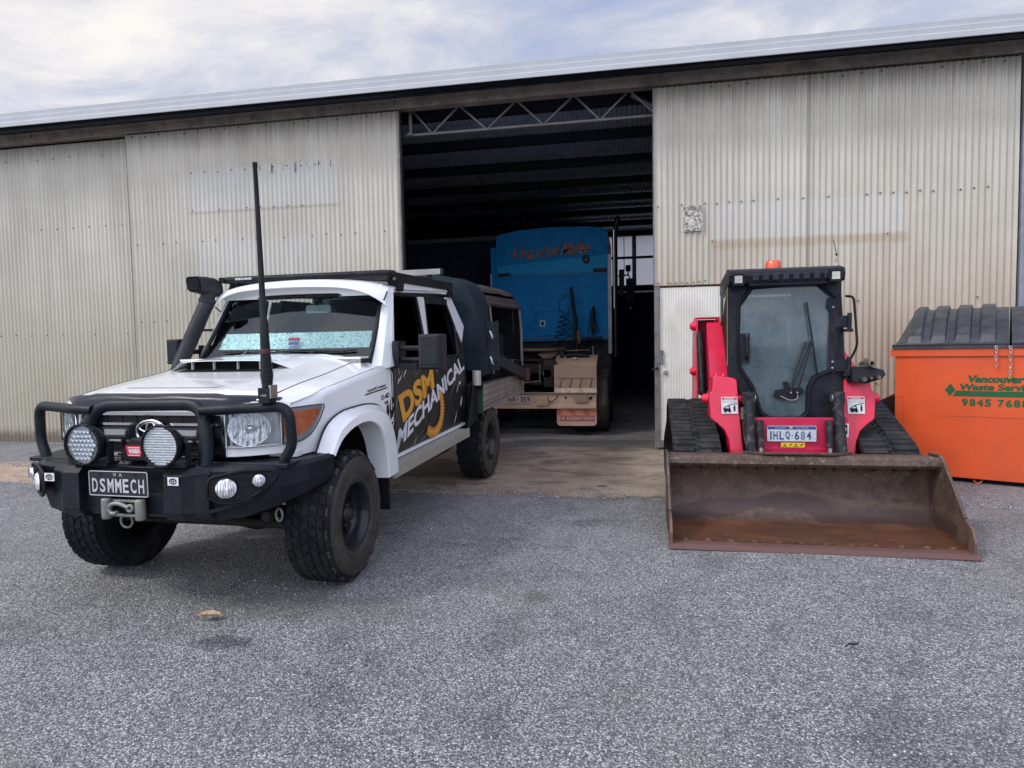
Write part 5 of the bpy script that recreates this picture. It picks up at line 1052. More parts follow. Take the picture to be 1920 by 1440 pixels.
# cab side grille (diagonal bars) and its yellow edge
mg_=MB()
for i in range(26): z=.98+i*.037; mg_.beam((.798,5.87,z+.05),(.798,6.84,z-.55+.3),.006,.012)
mg_.box(.80,.803,5.86,6.86,.98,1.88,1); mg_.warp(taper).build('side_grille',[M('grille_grey',(.06,.062,.068),.45),M('side_window_dark',(.008,.009,.012),.15)],cbo,LO)
ye=MB(); ye.box(.786,.789,5.765,5.775,1.25,1.93); ye.build('edge_tape',M('pale_yellow',(.45,.42,.12),.5),cbo,LO)
m,nt,b=nodes('dirty_cab_glass'); v=coords(nt); b.inputs['Base Color'].default_value=(.05,.075,.085,1); b.inputs['Roughness'].default_value=.07; b.inputs['Coat Weight'].default_value=1; b.inputs['Coat Roughness'].default_value=.03
dd=ramp(nt,noise(nt,v,3.2,8,.7,.5),[(.35,0.),(.65,1.)]); dr=ramp(nt,noise(nt,v,45,4,.6),[(.5,0.),(.6,1.)]); drf=mth(nt,'MULTIPLY',dr,ramp(nt,noise(nt,v,2.1,3),[(.42,0.),(.6,1.)]))
c=mixc(nt,dd,(.07,.125,.155),(.16,.225,.245)); c=mixc(nt,mth(nt,'MULTIPLY',drf,.45),c,(.22,.26,.26)); lk(nt,c,b.inputs['Base Color'])
lw=N(nt,'ShaderNodeBsdfTransparent'); lw.inputs[0].default_value=(.45,.52,.55,1); mxs=N(nt,'ShaderNodeMixShader'); mxs.inputs[0].default_value=.62; lk(nt,lw.outputs[0],mxs.inputs[1]); lk(nt,b.outputs[0],mxs.inputs[2]); lk(nt,mxs.outputs[0],nt.nodes['Material Output'].inputs[0]); dirtyg=m
gg=MB(); gg.add([(x,YF+.01,z) for x,z in GL],[tuple(range(len(GL)))]); go_=gg.build('front_window',dirtyg,cbo,LO)
bw=MB(); bw.box(.86,1.66,6.92,6.93,1.30,1.90); bw.warp(taper).build('rear_window',glassm('rear_glass',(.45,.5,.52),.02),cbo,LO)
ci=MB(); ci.prism([(1.02,6.55,.9),(1.50,6.55,.9),(1.50,6.62,1.62),(1.44,6.62,1.72),(1.08,6.62,1.72),(1.02,6.62,1.62)],(0,.1,0)); ci.box(1.0,1.52,6.0,6.6,.95,1.10); ci.box(.84,.96,5.95,6.6,.9,1.2); ci.box(1.56,1.68,5.95,6.6,.9,1.2); ci.cyl((.90,6.05,1.2),(.90,6.0,1.38),.02,8); ci.cyl((1.62,6.05,1.2),(1.62,6.0,1.38),.02,8); ci.box(.84,1.68,5.9,6.2,.80,.84); ci.warp(taper).build('seat',M('seat_black',(.02,.02,.025),.7),cbo,LO,bevel=.02)
# door hardware
hw=MB(); hw.box(.865,.965,YF-.004,YF+.004,1.27,1.52,0); hw.tube(fillet([(.935,YF-.01,1.50),(.935,YF-.05,1.49),(.938,YF-.055,1.33),(.938,YF-.01,1.31)],.03,4),.014,10,0); hw.cyl((.935,YF-.012,1.495),(.935,YF-.035,1.497),.013,12,1)
hw.build('door_handle',[cabk,steel],cbo,LO)
hg=MB()
for z in (1.60,1.24): hg.cyl((1.735,YF-.03,z-.07),(1.735,YF-.03,z+.07),.018,10); hg.box(1.62,1.74,YF-.025,YF-.008,z-.05,z+.05); hg.box(1.69,1.76,YF-.05,YF-.01,z-.085,z-.06)
hg.prism([(1.575,YF-.016,1.20),(1.62,YF-.016,1.17),(1.655,YF-.016,1.2),(1.66,YF-.016,1.78),(1.575,YF-.016,1.80),(1.565,YF-.016,1.72),(1.59,YF-.016,1.68)],(0,.008,0))
for z in (1.22,1.27,1.72): hg.lathe([(0,.006),(.010,.005),(.012,0)],(1.615,YF-.016,z),(0,-1,0),10,1)
hg.build('door_hinge',[cabk,steel],cbo,LO,bevel=.003)
gb_=MB(); gb_.tube(fillet([(1.72,YF+.02,1.81),(1.765,YF-.03,1.80),(1.795,YF-.04,1.40),(1.74,YF+.0,1.26)],.05,5),.010,8); gb_.build('grab_bar',blackpl,cbo,LO)
wi=MB(); B0=Vector((1.285,YF-.03,1.02)); B1=Vector((1.335,YF-.03,1.02)); J=Vector((1.452,YF-.035,1.46))
wi.prism([(1.15,YF-.012,.99),(1.18,YF-.012,.965),(1.32,YF-.012,.955),(1.40,YF-.012,1.02),(1.38,YF-.012,1.06),(1.28,YF-.012,1.055),(1.27,YF-.012,1.11),(1.23,YF-.012,1.11),(1.235,YF-.012,1.05),(1.17,YF-.012,1.04)],(0,.012,0))
wi.tube([B0,J+Vector((-.015,0,-.01))],.008,6); wi.tube([B1,J],.008,6); wi.tube([(1.405,YF-.03,1.765),(1.45,YF-.035,1.46),(1.49,YF-.03,1.175)],.009,6); wi.tube([(1.40,YF-.03,1.44),(1.33,YF-.03,1.22),(1.29,YF-.03,1.08)],.007,6)
for c_ in (B0,B1): wi.cyl(c_+Vector((0,.02,0)),c_+Vector((0,-.015,0)),.016,10); wi.cyl(c_+Vector((0,-.015,0)),c_+Vector((0,-.02,0)),.008,8,1)
wi.tube(fillet([B0+Vector((-.08,0,-.03)),B0+Vector((0,-.01,-.07)),B0+Vector((.06,-.01,-.05)),B1],.04,4),.005,6,2); wi.build('wiper',[blackg,steel,M('hose_grey',(.25,.27,.28),.5)],cbo,LO)
for cx,cz in ((.845,1.955),(1.583,1.962)):
    l=MB(); l.box(cx-.045,cx+.045,5.545,5.59,cz-.05,cz+.05,0); l.box(cx-.03,cx+.03,5.540,5.546,cz-.03,cz+.03,1)
    for a in (-1,1):
        for b in (-1,1): l.lathe([(.013,.0),(.009,-.004),(0,-.005)],(cx+a*.014,5.5385,cz+b*.014),(0,-1,0),10,2)
    l.box(cx-.06,cx-.045,5.55,5.6,cz-.02,cz+.02,0); l.box(cx+.045,cx+.06,5.55,5.6,cz-.02,cz+.02,0)
    l.build('work_light',[blackpl,M('led_pale',(.50,.52,.48),.25),M('led_cell',(.65,.67,.63),.2,.5)],cbo,LO,bevel=.004)
be=MB(); be.lathe([(.07,0),(.072,.02),(.066,.085),(.055,.10),(0,.105)],(1.263,6.3,2.085),(0,0,1),24); be.lathe([(.075,-.03),(.075,.01),(0,.01)],(1.263,6.3,2.08),(0,0,1),24,1); be.build('beacon',[M('amber_beacon',(.72,.10,.025),.25,var=.1,coat=.4),blackpl],cbo,LO)
an=MB(); an.lathe([(.03,0),(.03,.015),(.018,.03),(.009,.04),(.012,.06),(.006,.10),(.003,.11)],(1.70,5.95,2.055),(0,0,1),12,1); an.box(1.60,1.74,5.92,6.0,2.04,2.058,0); an.lathe([(0,-.012),(.01,-.006),(.01,.006),(0,.012)],(1.70,5.95,2.175),(0,0,1),8,0); an.tube([(1.70,5.95,2.175),(1.675,5.95,2.30)],.003,6,0); an.build('antenna',[blackpl,steel],cbo,LO)
# lift arms
def arm(s):
    c0=1.275; X=lambda x:c0+s*(x-c0) if s>0 else x
    mx=(lambda x:x) if s<0 else (lambda x:2*c0+.02-x)
    A=MB()
    def px(a,b): return tuple(sorted((mx(a),mx(b))))
    # sloping upper beam
    y0,z0,y1,z1=6.85,1.66,5.84,1.10; 
    a,b=px(.73,.885); a2,b2=px(.655,.815)
    def sec(t,w): 
        y=y0+(y1-y0)*t; z=z0+(z1-z0)*t; return [(a+(a2-a)*t,y,z),(b+(b2-b)*t,y,z),(b+(b2-b)*t,y+.08,z-w),(a+(a2-a)*t,y+.08,z-w)]
    v_=sec(0,.17)+sec(.5,.19)+sec(1,.22); A.add(v_,[(0,1,2,3),(8,9,10,11)]+[(i*4+j,i*4+4+j,i*4+4+(j+1)%4,i*4+(j+1)%4) for i in range(2) for j in range(4)])
    # knee and lower leg seen from the front
    K=[(.665,1.15),(.70,1.175),(.845,1.14),(.862,1.12),(.872,.95),(.882,.82),(.905,.50),(.895,.36),(.845,.36),(.80,.50),(.785,.62),(.755,.70),(.70,.755),(.642,.80),(.632,.93),(.634,1.02),(.655,1.03)]
    A.prism([(mx(x),5.70+.15*(z-.9),z) for x,z in K],(0,.20,0))
    o=A.build('lift_arm',red,ld,LO,bevel=.012,seg=3)
    p=MB()
    for (x,r,dx) in ((.632,.042,-.035),(.872,.042,.03)):
        q0=mx(x); q1=mx(x+dx*1.2); p.cyl((q0,5.80,.965),(q1,5.80,.965),r,18); p.cyl((q1,5.80,.965),(mx(x+dx*1.6),5.80,.965),r*.7,18)
    for x in (.70,.755): p.lathe([(0,.02),(.012,.015),(.018,0)],(mx(x),5.75,1.168),(0,0,1),8)
    p.build('pivot_pin',red,o,LO)
    c_=MB(); xx=mx(.94); c_.cyl((xx,5.64,.96),(xx,5.50,.50),.042,16); c_.cyl((xx,5.50,.5),(xx,5.46,.36),.025,12,1); a3,b3=px(.895,.985); c_.box(a3,b3,5.60,5.67,.93,1.03); c_.cyl((mx(.985),5.63,.98),(mx(.992),5.63,.98),.034,14,1)
    c_.cyl((mx(1.02),5.58,.80),(mx(1.02),5.54,.58),.028,12); c_.cyl((mx(1.02),5.54,.58),(mx(1.02),5.53,.5),.020,12,1)
    c_.tube([(mx(.90),5.68,.84),(mx(.905),5.66,.70),(mx(.91),5.60,.60)],.009,6); c_.box(min(mx(.885),mx(.91)),max(mx(.885),mx(.91)),5.66,5.69,.80,.90,1)
    c_.build('tilt_cylinder',[M('cylinder_black',(.018,.022,.028),.4,dirt=(.30,.26,.18),dirtamt=.45,dscale=14),steel],o,LO)
    l=MB(); x0,x1=(.728,.862) if s<0 else (1.722,1.852); y=5.688; ln0=len(l.v)
    l.add([(x,y,z) for x,z in ((x0,.845),(x1,.845),(x1,.985),(x0,.985))],[(0,1,2,3)],0); l.add([(x,y-.0006,z) for x,z in ((x0+.006,.962),(x1-.006,.962),(x1-.006,.979),(x0+.006,.979))],[(0,1,2,3)],1)
    w0=x1-x0; l.text('DANGER',rect((x0+w0*.2,y-.0012,.9655),(w0*.6,0,0),(0,0,.010)),0,.03)
    for z in (.952,.944,.936): l.add([(x,y-.0006,q) for x,q in ((x0+.008,z),(x1-.008,z),(x1-.008,z+.003),(x0+.008,z+.003))],[(0,1,2,3)],3)
    l.add([(x0+w0*a_,y-.0008,.858+.072*b_) for a_,b_ in ((.15,.1),(.12,.45),(.3,.7),(.5,.72),(.56,.4),(.6,.1))],[tuple(range(6))],2); l.add([(x0+w0*a_,y-.0012,.858+.072*b_) for a_,b_ in ((.24,.45),(.32,.62),(.46,.62),(.46,.45))],[(0,1,2,3)],0)
    l.add([(x0+w0*a_,y-.0008,.858+.072*b_) for a_,b_ in ((.35,.78),(.7,.98),(.95,1.02),(.95,.93),(.72,.9),(.4,.7))],[tuple(range(6))],2)
    l.lathe([(0,0),(w0*.09,0)],(x0+w0*.26,y-.0016,.867),(0,-1,0),12,2); l.lathe([(0,0),(w0*.09,0)],(x0+w0*.50,y-.0016,.867),(0,-1,0),12,2); l.lathe([(0,0),(w0*.05,0)],(x0+w0*.80,y-.0008,.912),(0,-1,0),10,2); l.add([(x0+w0*a_,y-.0008,.858+.072*b_) for a_,b_ in ((.75,.1),(.85,.1),(.87,.65),(.73,.65))],[(0,1,2,3)],2)
    l.v=[(p[0],p[1]+.15*(p[2]-.9),p[2]) for p in l.v]
    l.build('warning_label',[M('label_white',(.66,.66,.67),.45,dirt=(.4,.38,.36),dirtamt=.2),M('label_red',(.35,.02,.05),.5),M('label_black',(.015,.015,.015),.5),M('label_grey',(.30,.30,.31),.5)],o,LO,recalc=False)
    # rear tower
    t=MB()
    for x in (.625,.845): a,b=px(x,x+.018); t.prism([(a,6.75,.85),(a,6.78,1.66),(a,6.85,1.70),(a,7.10,1.70),(a,7.2,1.5),(a,7.3,.85)],(b-a,0,0),0)
    a,b=px(.625,.863); t.box(a,b,6.84,7.08,1.695,1.71,0); t.box(a+.02,b-.02,7.08,7.09,.9,1.69,1)
    for z in (1.62,1.16): q=mx(.625); t.cyl((q,6.86,z),(mx(.585),6.86,z),.045,16,0); t.cyl((mx(.585),6.86,z),(mx(.57),6.86,z),.03,12,0)
    t.cyl((mx(.66),6.8,1.55),(mx(.66),6.5,.95),.035,12,2); t.tube([(mx(.64),6.7,.98),(mx(.70),6.5,.95),(mx(.80),6.4,.97)],.01,6,3)
    t.build('rear_upright',[red,redd,blackpl,steel],ld,LO,bevel=.004)
    return o
a1=arm(-1); a2=arm(1)
cpl=MB()
cpl.prism([(1.735,5.62,1.115),(1.77,5.60,1.10),(1.83,5.60,1.095),(1.95,5.60,1.135),(1.975,5.60,1.17),(1.965,5.62,1.205),(1.90,5.66,1.225),(1.80,5.66,1.235),(1.745,5.66,1.20)],(0,.14,0),0)
cpl.prism([(1.765,5.66,1.23),(1.90,5.66,1.225),(1.895,5.66,1.265),(1.86,5.66,1.295),(1.845,5.66,1.30),(1.80,5.66,1.26)],(0,.03,0),1)
for x,z,r in ((1.80,1.135,.027),(1.85,1.145,.017),(1.905,1.15,.022)): cpl.cyl((x,5.60,z),(x,5.55,z),r,14,2); cpl.cyl((x,5.55,z),(x,5.535,z),r*.6,12,1)
cpl.lathe([(.014,0),(.026,.0),(.026,.05),(.018,.055),(.014,.05),(.014,0)],(1.875,5.66,1.255),(0,-1,0),16,1); cpl.cyl((1.815,5.665,1.255),(1.815,5.64,1.255),.016,10,2)
cpl.tube(fillet([(1.74,5.7,1.10),(1.70,5.7,1.16),(1.74,5.72,1.23)],.03,4),.012,8,0)
cpl.build('hose_coupling',[blackpl,M('coupler_steel',(.20,.19,.16),.4,.6,var=.3),M('coupler_dark',(.06,.055,.05),.35,.5)],ld,LO,bevel=.005)
# ------------------------------------------------------------------ orange waste bin
BO=(2.711,7.426,0); BR=math.radians(-26)
bn=thing('waste_bin','large orange steel waste bin with black ribbed plastic lids','waste bin',BO,BR)
og=M('bin_orange',(.70,.088,.016),.42,var=.05,scale=2.5,coat=.15,dirt=(.40,.08,.03),dirtamt=.5,dscale=1.8,bmp=.5,bscale=3.5)
W_,D_=1.9,1.25
b_=MB(); b_.box(0,W_,0,D_,.045,1.28); b_.box(-.045,W_+.045,-.02,.05,1.27,1.345); b_.box(-.03,0,.05,D_,1.27,1.345); b_.box(0,W_,D_,D_+.02,1.27,1.345)
b_.box(.078,.082,-.0045,0,.53,.86); b_.box(-.01,.08,-.0045,0,.855,.86); b_.box(-.01,.08,-.0045,0,.53,.535)
b_.prism([(-.0,.08,.50),(-.17,.10,.50),(-.17,.10,.78),(-.0,.08,.86)],(0,.9,0),1); b_.add([(-.17,.10,.78),(0,.08,.86),(0,.98,.86),(-.17,1.0,.78)],[(0,1,2,3)],0)
b_.tube([(.69,-.02,.03),(.725,-.03,.005),(.76,-.02,.03)],.006,6)
b_.box(.05,W_-.05,.05,D_-.05,0.012,.05,2)
b_.build('bin_body',[og,M('pocket_dark',(.02,.012,.01),.8),dark],bn,bevel=.004)
sm=MB(); sm.box(.46,W_,-.003,.0,.665,.672,0); sm.build('weld_seam',M('bin_seam',(.50,.085,.02),.5),bn)
lidm=M('lid_plastic',(.036,.040,.050),.42,spec=.5,var=.25,scale=8,bmp=.2,bscale=120,dirt=(.16,.16,.17),dirtamt=.30,dscale=9)
def lid(u0,u1,left,right):
    L=MB(); prof=[(0,1.352),(.0,1.385),(.05,1.43),(.18,1.53),(.36,1.64),(.58,1.735),(.82,1.775),(1.22,1.785),(1.24,1.40)]
    def zt(y):
        return interp(y,[(.0,1.385),(.05,1.43),(.18,1.53),(.36,1.64),(.58,1.735),(.82,1.775),(1.22,1.785)])
    def f(a,b):
        u=u0+(u1-u0)*a; y=-.02+1.24*b; z=zt(max(0,y))
        if left: k=max(0,1-(u-u0)/.20); z=1.385+(z-1.385)*(1-k*k*.98)
        # raised ribs
        w=u1-u0; t=(u-u0-.10)/(w-.16)*4; fr=t-math.floor(t); r=0
        if 0<t<4 and .05<b<.80: r=.040*max(0,min(1,min(fr-.14,.80-fr)/.05,(b-.035)/.025,(.80-b)/.05))
        return (u,y,z+r)
    L.grid(f,90,30,0,False); L.box(u0,u1,-.035,-.018,1.348,1.39); L.box(u0,u1,-.035,.02,1.375,1.392); L.box(u0,u0+.02,0,1.2,1.35,1.39)
    vs=[f(0,j/30) for j in range(31)]+[f(1,j/30) for j in range(31)]
    for q,u in ((0,u0),(1,u1)):
        P=[f(q,j/30) for j in range(31)]; L.add(P+[(p[0],p[1],1.352) for p in P],[(j,j+1,32+j,31+j) for j in range(30)])
    return L.build('lid',lidm,bn,label='black ribbed plastic lid half')
lid(-.03,.945,True,False); lid(.965,W_+.03,False,True)
chn=M('chain_steel',(.55,.54,.52),.3,.8)
for u,n_ in ((.845,5),(.955,7)):
    c=MB(); c.lathe([(.009,0),(.015,0),(.015,.01),(.009,.01),(.009,0)],(u,-.04,1.355),(0,-1,0),12)
    for i in range(n_):
        z=1.325-i*.036; P=[(u+(.010*cos(a) if i%2==0 else 0)+.002*sin(i*2),-.046+(.010*cos(a) if i%2 else 0),z+.021*sin(a)) for a in [k*PI/6 for k in range(12)]]
        c.tube(P,.0042,6,0,False,True)
    if n_==7: c.box(u-.012,u+.012,-.056,-.038,1.325-7*.036-.02,1.325-7*.036+.01,1)
    c.build('chain',[chn,M('padlock_brass',(.40,.28,.10),.35,.7)],bn)
t=MB(); Y=-.002
t.text('Vancouver',bilin((.612,Y,1.005),(1.065,Y,1.005),(1.079,Y,1.080),(.626,Y,1.080)),0,.06)
t.text('Waste Services',bilin((.548,Y,.930),(1.205,Y,.930),(1.215,Y,.997),(.558,Y,.997)),0,.05)
t.add([(u,Y,z) for u,z in ((.435,.93),(.478,.865),(.525,.93),(.485,.995))],[(0,1,2,3)],0)
t.add([(u,Y,z) for u,z in ((.50,.868),(1.70,.868),(1.73,.925),(.53,.925))],[(0,1,2,3)],0)
for i,chx in enumerate('9845'): t.text(chx,rect((.578+i*.062,Y,.770),(.052,0,0),(0,0,.075)),0,.05)
for i,chx in enumerate('7688'): t.text(chx,rect((.866+i*.062,Y,.770),(.052,0,0),(0,0,.075)),0,.05)
t.build('bin_lettering',M('bin_green',(.004,.10,.028),.5,var=.1),bn,recalc=False)
# ------------------------------------------------------------------ prime mover parked inside the shed
TO=(-1.66,10.3,0)
pmv=thing('prime_mover','blue prime mover truck parked nose-in inside the dark shed','truck',TO)
dust=M('dusty_rubber',(.30,.20,.145),.75,var=.1,scale=3,dirt=(.18,.12,.09),dirtamt=.5); dpaint=M('dusty_paint',(.42,.28,.20),.6,var=.12,scale=2,dirt=(.25,.17,.12),dirtamt=.5)
tdark=M('truck_black',(.018,.016,.016),.65,var=.3,dirt=(.11,.075,.055),dirtamt=.6,dscale=2.5)
blue=M('truck_blue',(.001,.19,.47),.5,var=.10,spec=.12); blued=M('truck_blue_pale',(.002,.28,.55),.5,var=.05,spec=.15)
bb=MB(); bb.box(-2.90,-.585,10.26,10.34,.45,.70); bb.box(-2.90,-.585,10.235,10.26,.685,.70); bb.box(-2.90,-.585,10.225,10.26,.45,.51); bb.box(-2.90,-.585,10.22,10.30,.70,.708,1)
for x,z in ((-1.07,.62),(-.66,.62),(-1.36,.62),(-2.2,.62)): bb.cyl((x,10.26,z),(x,10.255,z),.018,12,2)
bo=bb.build('rear_bumper',[dpaint,steel,dark],pmv,TO,bevel=.004)
np=MB(); np.box(-2.02,-1.635,10.245,10.252,.53,.66,0); np.text('RA',rect((-1.99,10.243,.555),(.11,0,0),(0,0,.085)),1,.02); np.text('.',rect((-1.85,10.243,.59),(.018,0,0),(0,0,.018)),1,.02)
for i,c in enumerate('359'): np.text(c,rect((-1.80+i*.055,10.243,.555),(.042,0,0),(0,0,.085)),1,.02)
np.build('number_plate',[M('dusty_plate',(.36,.27,.24),.55,var=.1,scale=12),M('plate_char',(.035,.03,.05),.6)],bo,TO,recalc=False)
tl=MB(); tl.box(-1.54,-1.345,10.20,10.26,.50,.62); tl.tube([(-1.34,10.22,.57),(-1.28,10.22,.56),(-1.22,10.24,.62),(-1.18,10.28,.69)],.008,6,1); tl.build('tail_light',[M('dusty_lamp',(.34,.22,.15),.6,var=.1),tdark],bo,TO,bevel=.01)
sl=MB(); sl.prism([(-.96,10.235,.66),(-.92,10.235,.56),(-.90,10.235,.54),(-.73,10.235,.54),(-.72,10.235,.56),(-.72,10.235,.66)],(0,.03,0)); sl.cyl((-.68,10.25,.61),(-.68,10.24,.61),.02,10,1); sl.build('side_bracket',[M('bracket_brown',(.22,.14,.105),.7),dark],bo,TO,bevel=.006)
for s,x0,x1 in ((1,-1.27,-.585),(-1,-2.90,-2.2)):
    u=MB(); u.box(x0,x1,10.42,10.445,.60,1.13); u.grid(lambda a,b:(x0+(x1-x0)*a,10.43-.0+.95*b*.75,1.13+.16*sin(b*PI*.62)),6,12,0,True,(0,0,-.012))
    for k in range(4): x=x0+.10+k*(x1-x0-.2)/3; u.tube([(x+.03,10.415,.93),(x-.01,10.41,.80),(x-.02,10.40,.70)],.007,6,1)
    u.box(x0+.07,x1-.03,10.412,10.418,.922,.930,1)
    u.build('mudguard',[dust,M('strap_brown',(.16,.10,.08),.7)],pmv,TO)
    l=MB(); l.box(x0+.03,x1+.01,10.22,10.24,.705,.775,0); l.build('white_cap',M('pale_bracket',(.52,.38,.30),.55,var=.2,scale=10),pmv,TO)
    f=MB(); xa,xb=x0+.055,x1+.005; P=fillet([(xa,10.27,.50),(xa,10.27,.17),(xb,10.27,.17),(xb,10.27,.50)],.07,5); f.prism(P,(0,.012,0),0); f.box(xa,xb,10.255,10.27,.455,.51,1)
    for k in range(4): x=xa+.05+k*(xb-xa-.1)/3; f.cyl((x,10.255,.485),(x,10.248,.485),.012,8,2)
    f.build('mudflap',[M('mudflap_dusty',(.44,.27,.20),.7,var=.1,scale=4,dirt=(.32,.2,.15),dirtamt=.4),dpaint,steel],pmv,TO,recalc=False)
    r=MB(); 
    r.add([(x,10.265,z) for x,z in ((xa+.005,.34),(xb-.01,.34),(xb-.01,.45),(xa+.005,.45))],[(0,1,2,3)],0)
    wd=xb-xa-.02
    for k in range(3):
        t0=xa+.01+k*wd*.36; r.add([(t0,10.264,.34),(t0+wd*.15,10.264,.34),(t0+wd*.01+.03,10.264,.45),(max(xa+.006,t0-wd*.12+.01),10.264,.45)],[(0,1,2,3)],1)
    r.add([(x,10.265,z) for x,z in ((xa+.02,.25),(xb-.03,.25),(xb-.03,.325),(xa+.02,.325))],[(0,1,2,3)],2)
    r.text('KENWORTH',rect((xa+.16,10.263,.262),(xb-xa-.20,0,0),(0,0,.050)),3,.03)
    for k in range(3): r.box(xa+.035+k*.03,xa+.055+k*.03,10.262,10.264,.26,.315,3 if k!=1 else 1)
    r.build('mudflap_lettering',[M('reflector_orange',(.50,.19,.09),.5),M('reflector_red',(.40,.10,.065),.5),M('flap_red',(.28,.055,.06),.6),M('flap_pale',(.46,.30,.25),.6)],pmv,TO,recalc=False)
ch=MB()
for x in (-2.05,-1.28): ch.box(x-.04,x+.04,10.45,16,.95,1.20)
ch.box(-2.0,-1.3,10.6,10.7,1.0,1.16); ch.box(-2.6,-.7,10.75,11.0,.50,.62); ch.box(-2.6,-.7,12.1,12.3,.5,.62)
for y in (10.95,12.30): ch.cyl((-2.6,y,.52),(-.7,y,.52),.07,12); ch.lathe([(0,-.2),(.16,-.14),(.21,0),(.16,.14),(0,.2)],(-1.66,y,.52),(0,1,0),18)
ch.tube([(-1.95,10.5,.9),(-1.6,10.6,.82),(-1.35,10.7,.86)],.03,8); ch.box(-1.45,-1.30,10.50,10.62,.78,1.22,0); ch.cyl((-1.40,10.5,1.0),(-1.40,10.62,1.0),.07,14,1); ch.box(-1.52,-1.50,10.46,10.50,.85,1.15,1); ch.tube([(-2.0,10.45,.75),(-1.75,10.44,.86),(-1.5,10.46,.88)],.016,6,1)
ch.box(-2.2,-1.1,12.5,12.6,1.2,1.28); ch.box(-1.3,-.75,11.0,11.1,1.235,1.26,1)
ch.build('frame',[tdark,M('truck_grey',(.12,.10,.085),.6,.2,var=.3)],pmv,TO)
tt=MB(); tt.lathe([(0,.0),(.46,.0),(.48,-.03),(.48,-.06),(0,-.06)],(-1.66,11.55,1.42),(0,0,1),36); tt.prism([(-1.62,11.02,1.31),(-1.30,11.05,1.31),(-1.38,10.98,1.24),(-1.52,10.98,1.24)],(0,.2,.05)); tt.box(-2.1,-1.2,11.3,11.8,1.20,1.36,1); tt.box(-2.5,-1.02,11.0,11.9,1.20,1.235,1); tt.tube([(-1.2,11.5,1.36),(-.75,11.5,1.37)],.015,6,0)
tt.build('turntable',[M('turntable_steel',(.15,.105,.075),.5,.3,var=.3),tdark],pmv,TO)
ht=MB(); ht.tube([(-1.2,10.75,1.27),(-.95,10.72,1.30),(-.72,10.75,1.27)],.03,8,0); ht.box(-.98,-.92,10.6,10.66,1.22,1.26,1); ht.cyl((-1.12,10.7,1.22),(-1.12,10.7,1.28),.014,8,2); ht.tube([(-.66,10.8,1.2),(-.66,10.8,1.44)],.008,6,2); ht.build('hose_bundle',[blackpl,M('brass_fitting',(.38,.28,.08),.4,.6),steel],pmv,TO)
def twheel(x,y,s):
    w=MB(); c=(x,y,.52); w.lathe([(.29,-.13),(.33,-.15),(.44,-.155),(.50,-.135),(.52,-.11),(.52,-.03),(.508,-.025),(.508,-.015),(.52,-.01),(.52,.01),(.508,.015),(.508,.025),(.52,.03),(.52,.11),(.50,.135),(.44,.155),(.33,.15),(.29,.13)],c,(1,0,0),40,0); o=w.build('wheel',M('truck_tyre',(.035,.030,.028),.85,dirt=(.10,.075,.06),dirtamt=.6),pmv,TO)
    r=MB(); r.lathe([(.29,s*.13),(.28,s*.05),(.12,s*.02),(.11,s*.10),(0,s*.10)],c,(1,0,0),24,0); r.build('rim',M('truck_rim',(.15,.13,.12),.5,.4),o,TO)
for y in (10.98,12.32):
    for x,s in ((-.55,1),(-.86,1),(-2.77,-1),(-2.46,-1)): twheel(x,y,s)
# sleeper cab
YB=13.4; cb=MB(); x0,x1=-2.82,-.50
TOP=[(x0,3.70),(x0+.06,3.80),(x0+.5,3.87),((x0+x1)/2,3.90),(x1-.4,3.88),(x1-.05,3.83),(x1,3.75)]
cb.prism([(x0,YB,1.56)]+[(x,YB,z) for x,z in TOP]+[(x1,YB,1.56)],(0,2.2,0),0)
cb.prism([(x0+.02,YB-.012,2.95),(x1-.02,YB-.012,2.95),(x1-.02,YB-.012,3.30),(x0+.02,YB-.012,3.14)],(0,.012,0),1)
cb.box(x0+.02,x1-.02,YB-.02,YB,2.915,2.935,2); cb.box(x0+.02,x1-.02,YB-.016,YB,1.60,1.64,2)
for i in range(28): cb.box(x0+.08+i*.08,x0+.10+i*.08,YB-.026,YB-.02,2.918,2.932,3)
cb.box(x1-.30,x1-.02,YB-.04,YB,2.95,3.02,4); cb.box(x0+.04,x0+.30,YB-.04,YB,2.93,2.99,4)
cb.box(x0-.14,x0-.01,YB+.1,YB+.16,1.4,3.55,0); cb.box(x0-.15,x0-.13,YB+.08,YB+.1,1.3,3.0,5); cb.box(-2.85,-.45,YB+.1,YB+4.5,1.0,1.56,4)
cb.prism([(x0+.1,YB+2.2,1.56),(x0+.1,YB+2.2,3.0),(x1-.1,YB+2.2,3.0),(x1-.1,YB+2.2,1.56)],(0,1.6,0),0); cb.box(-2.2,-1.1,YB+3.8,YB+5.2,1.0,2.0,0)
cbo=cb.build('sleeper_cab',[blue,blued,M('rivet_strip',(.008,.09,.26),.4),M('rivet',(.05,.20,.42),.4),blackpl,alu],pmv,TO,bevel=.01)
tx=MB(); sh=.13
def script(x0_,z0_,w,h,txt,mi,dy):
    tx.text(txt,lambda a,b:Vector((x0_+w*a+sh*b*h*3,YB-.022-dy*3,z0_+h*b+.03*a)),mi,.012 if mi else .03)
for (txt,x,w,h,z) in (('King',-2.50,.44,.27,3.22),('of',-2.00,.17,.22,3.27),('the',-1.79,.27,.22,3.29),('Mallee',-1.46,.56,.25,3.31)):
    script(x-.004,z-.006,w+.01,h+.012,txt,0,0); script(x,z,w,h,txt,1,.002)
tx.tube([(-2.62,YB-.02,3.36),(-2.52,YB-.02,3.40),(-2.40,YB-.02,3.38)],.008,5,1); tx.tube([(-1.55,YB-.02,3.50),(-1.42,YB-.02,3.58),(-1.30,YB-.02,3.52)],.008,5,1)
tx.build('cab_lettering',[M('script_shadow',(.02,.03,.06),.6),M('script_copper',(.30,.095,.045),.5,var=.2)],cbo,TO,recalc=False)
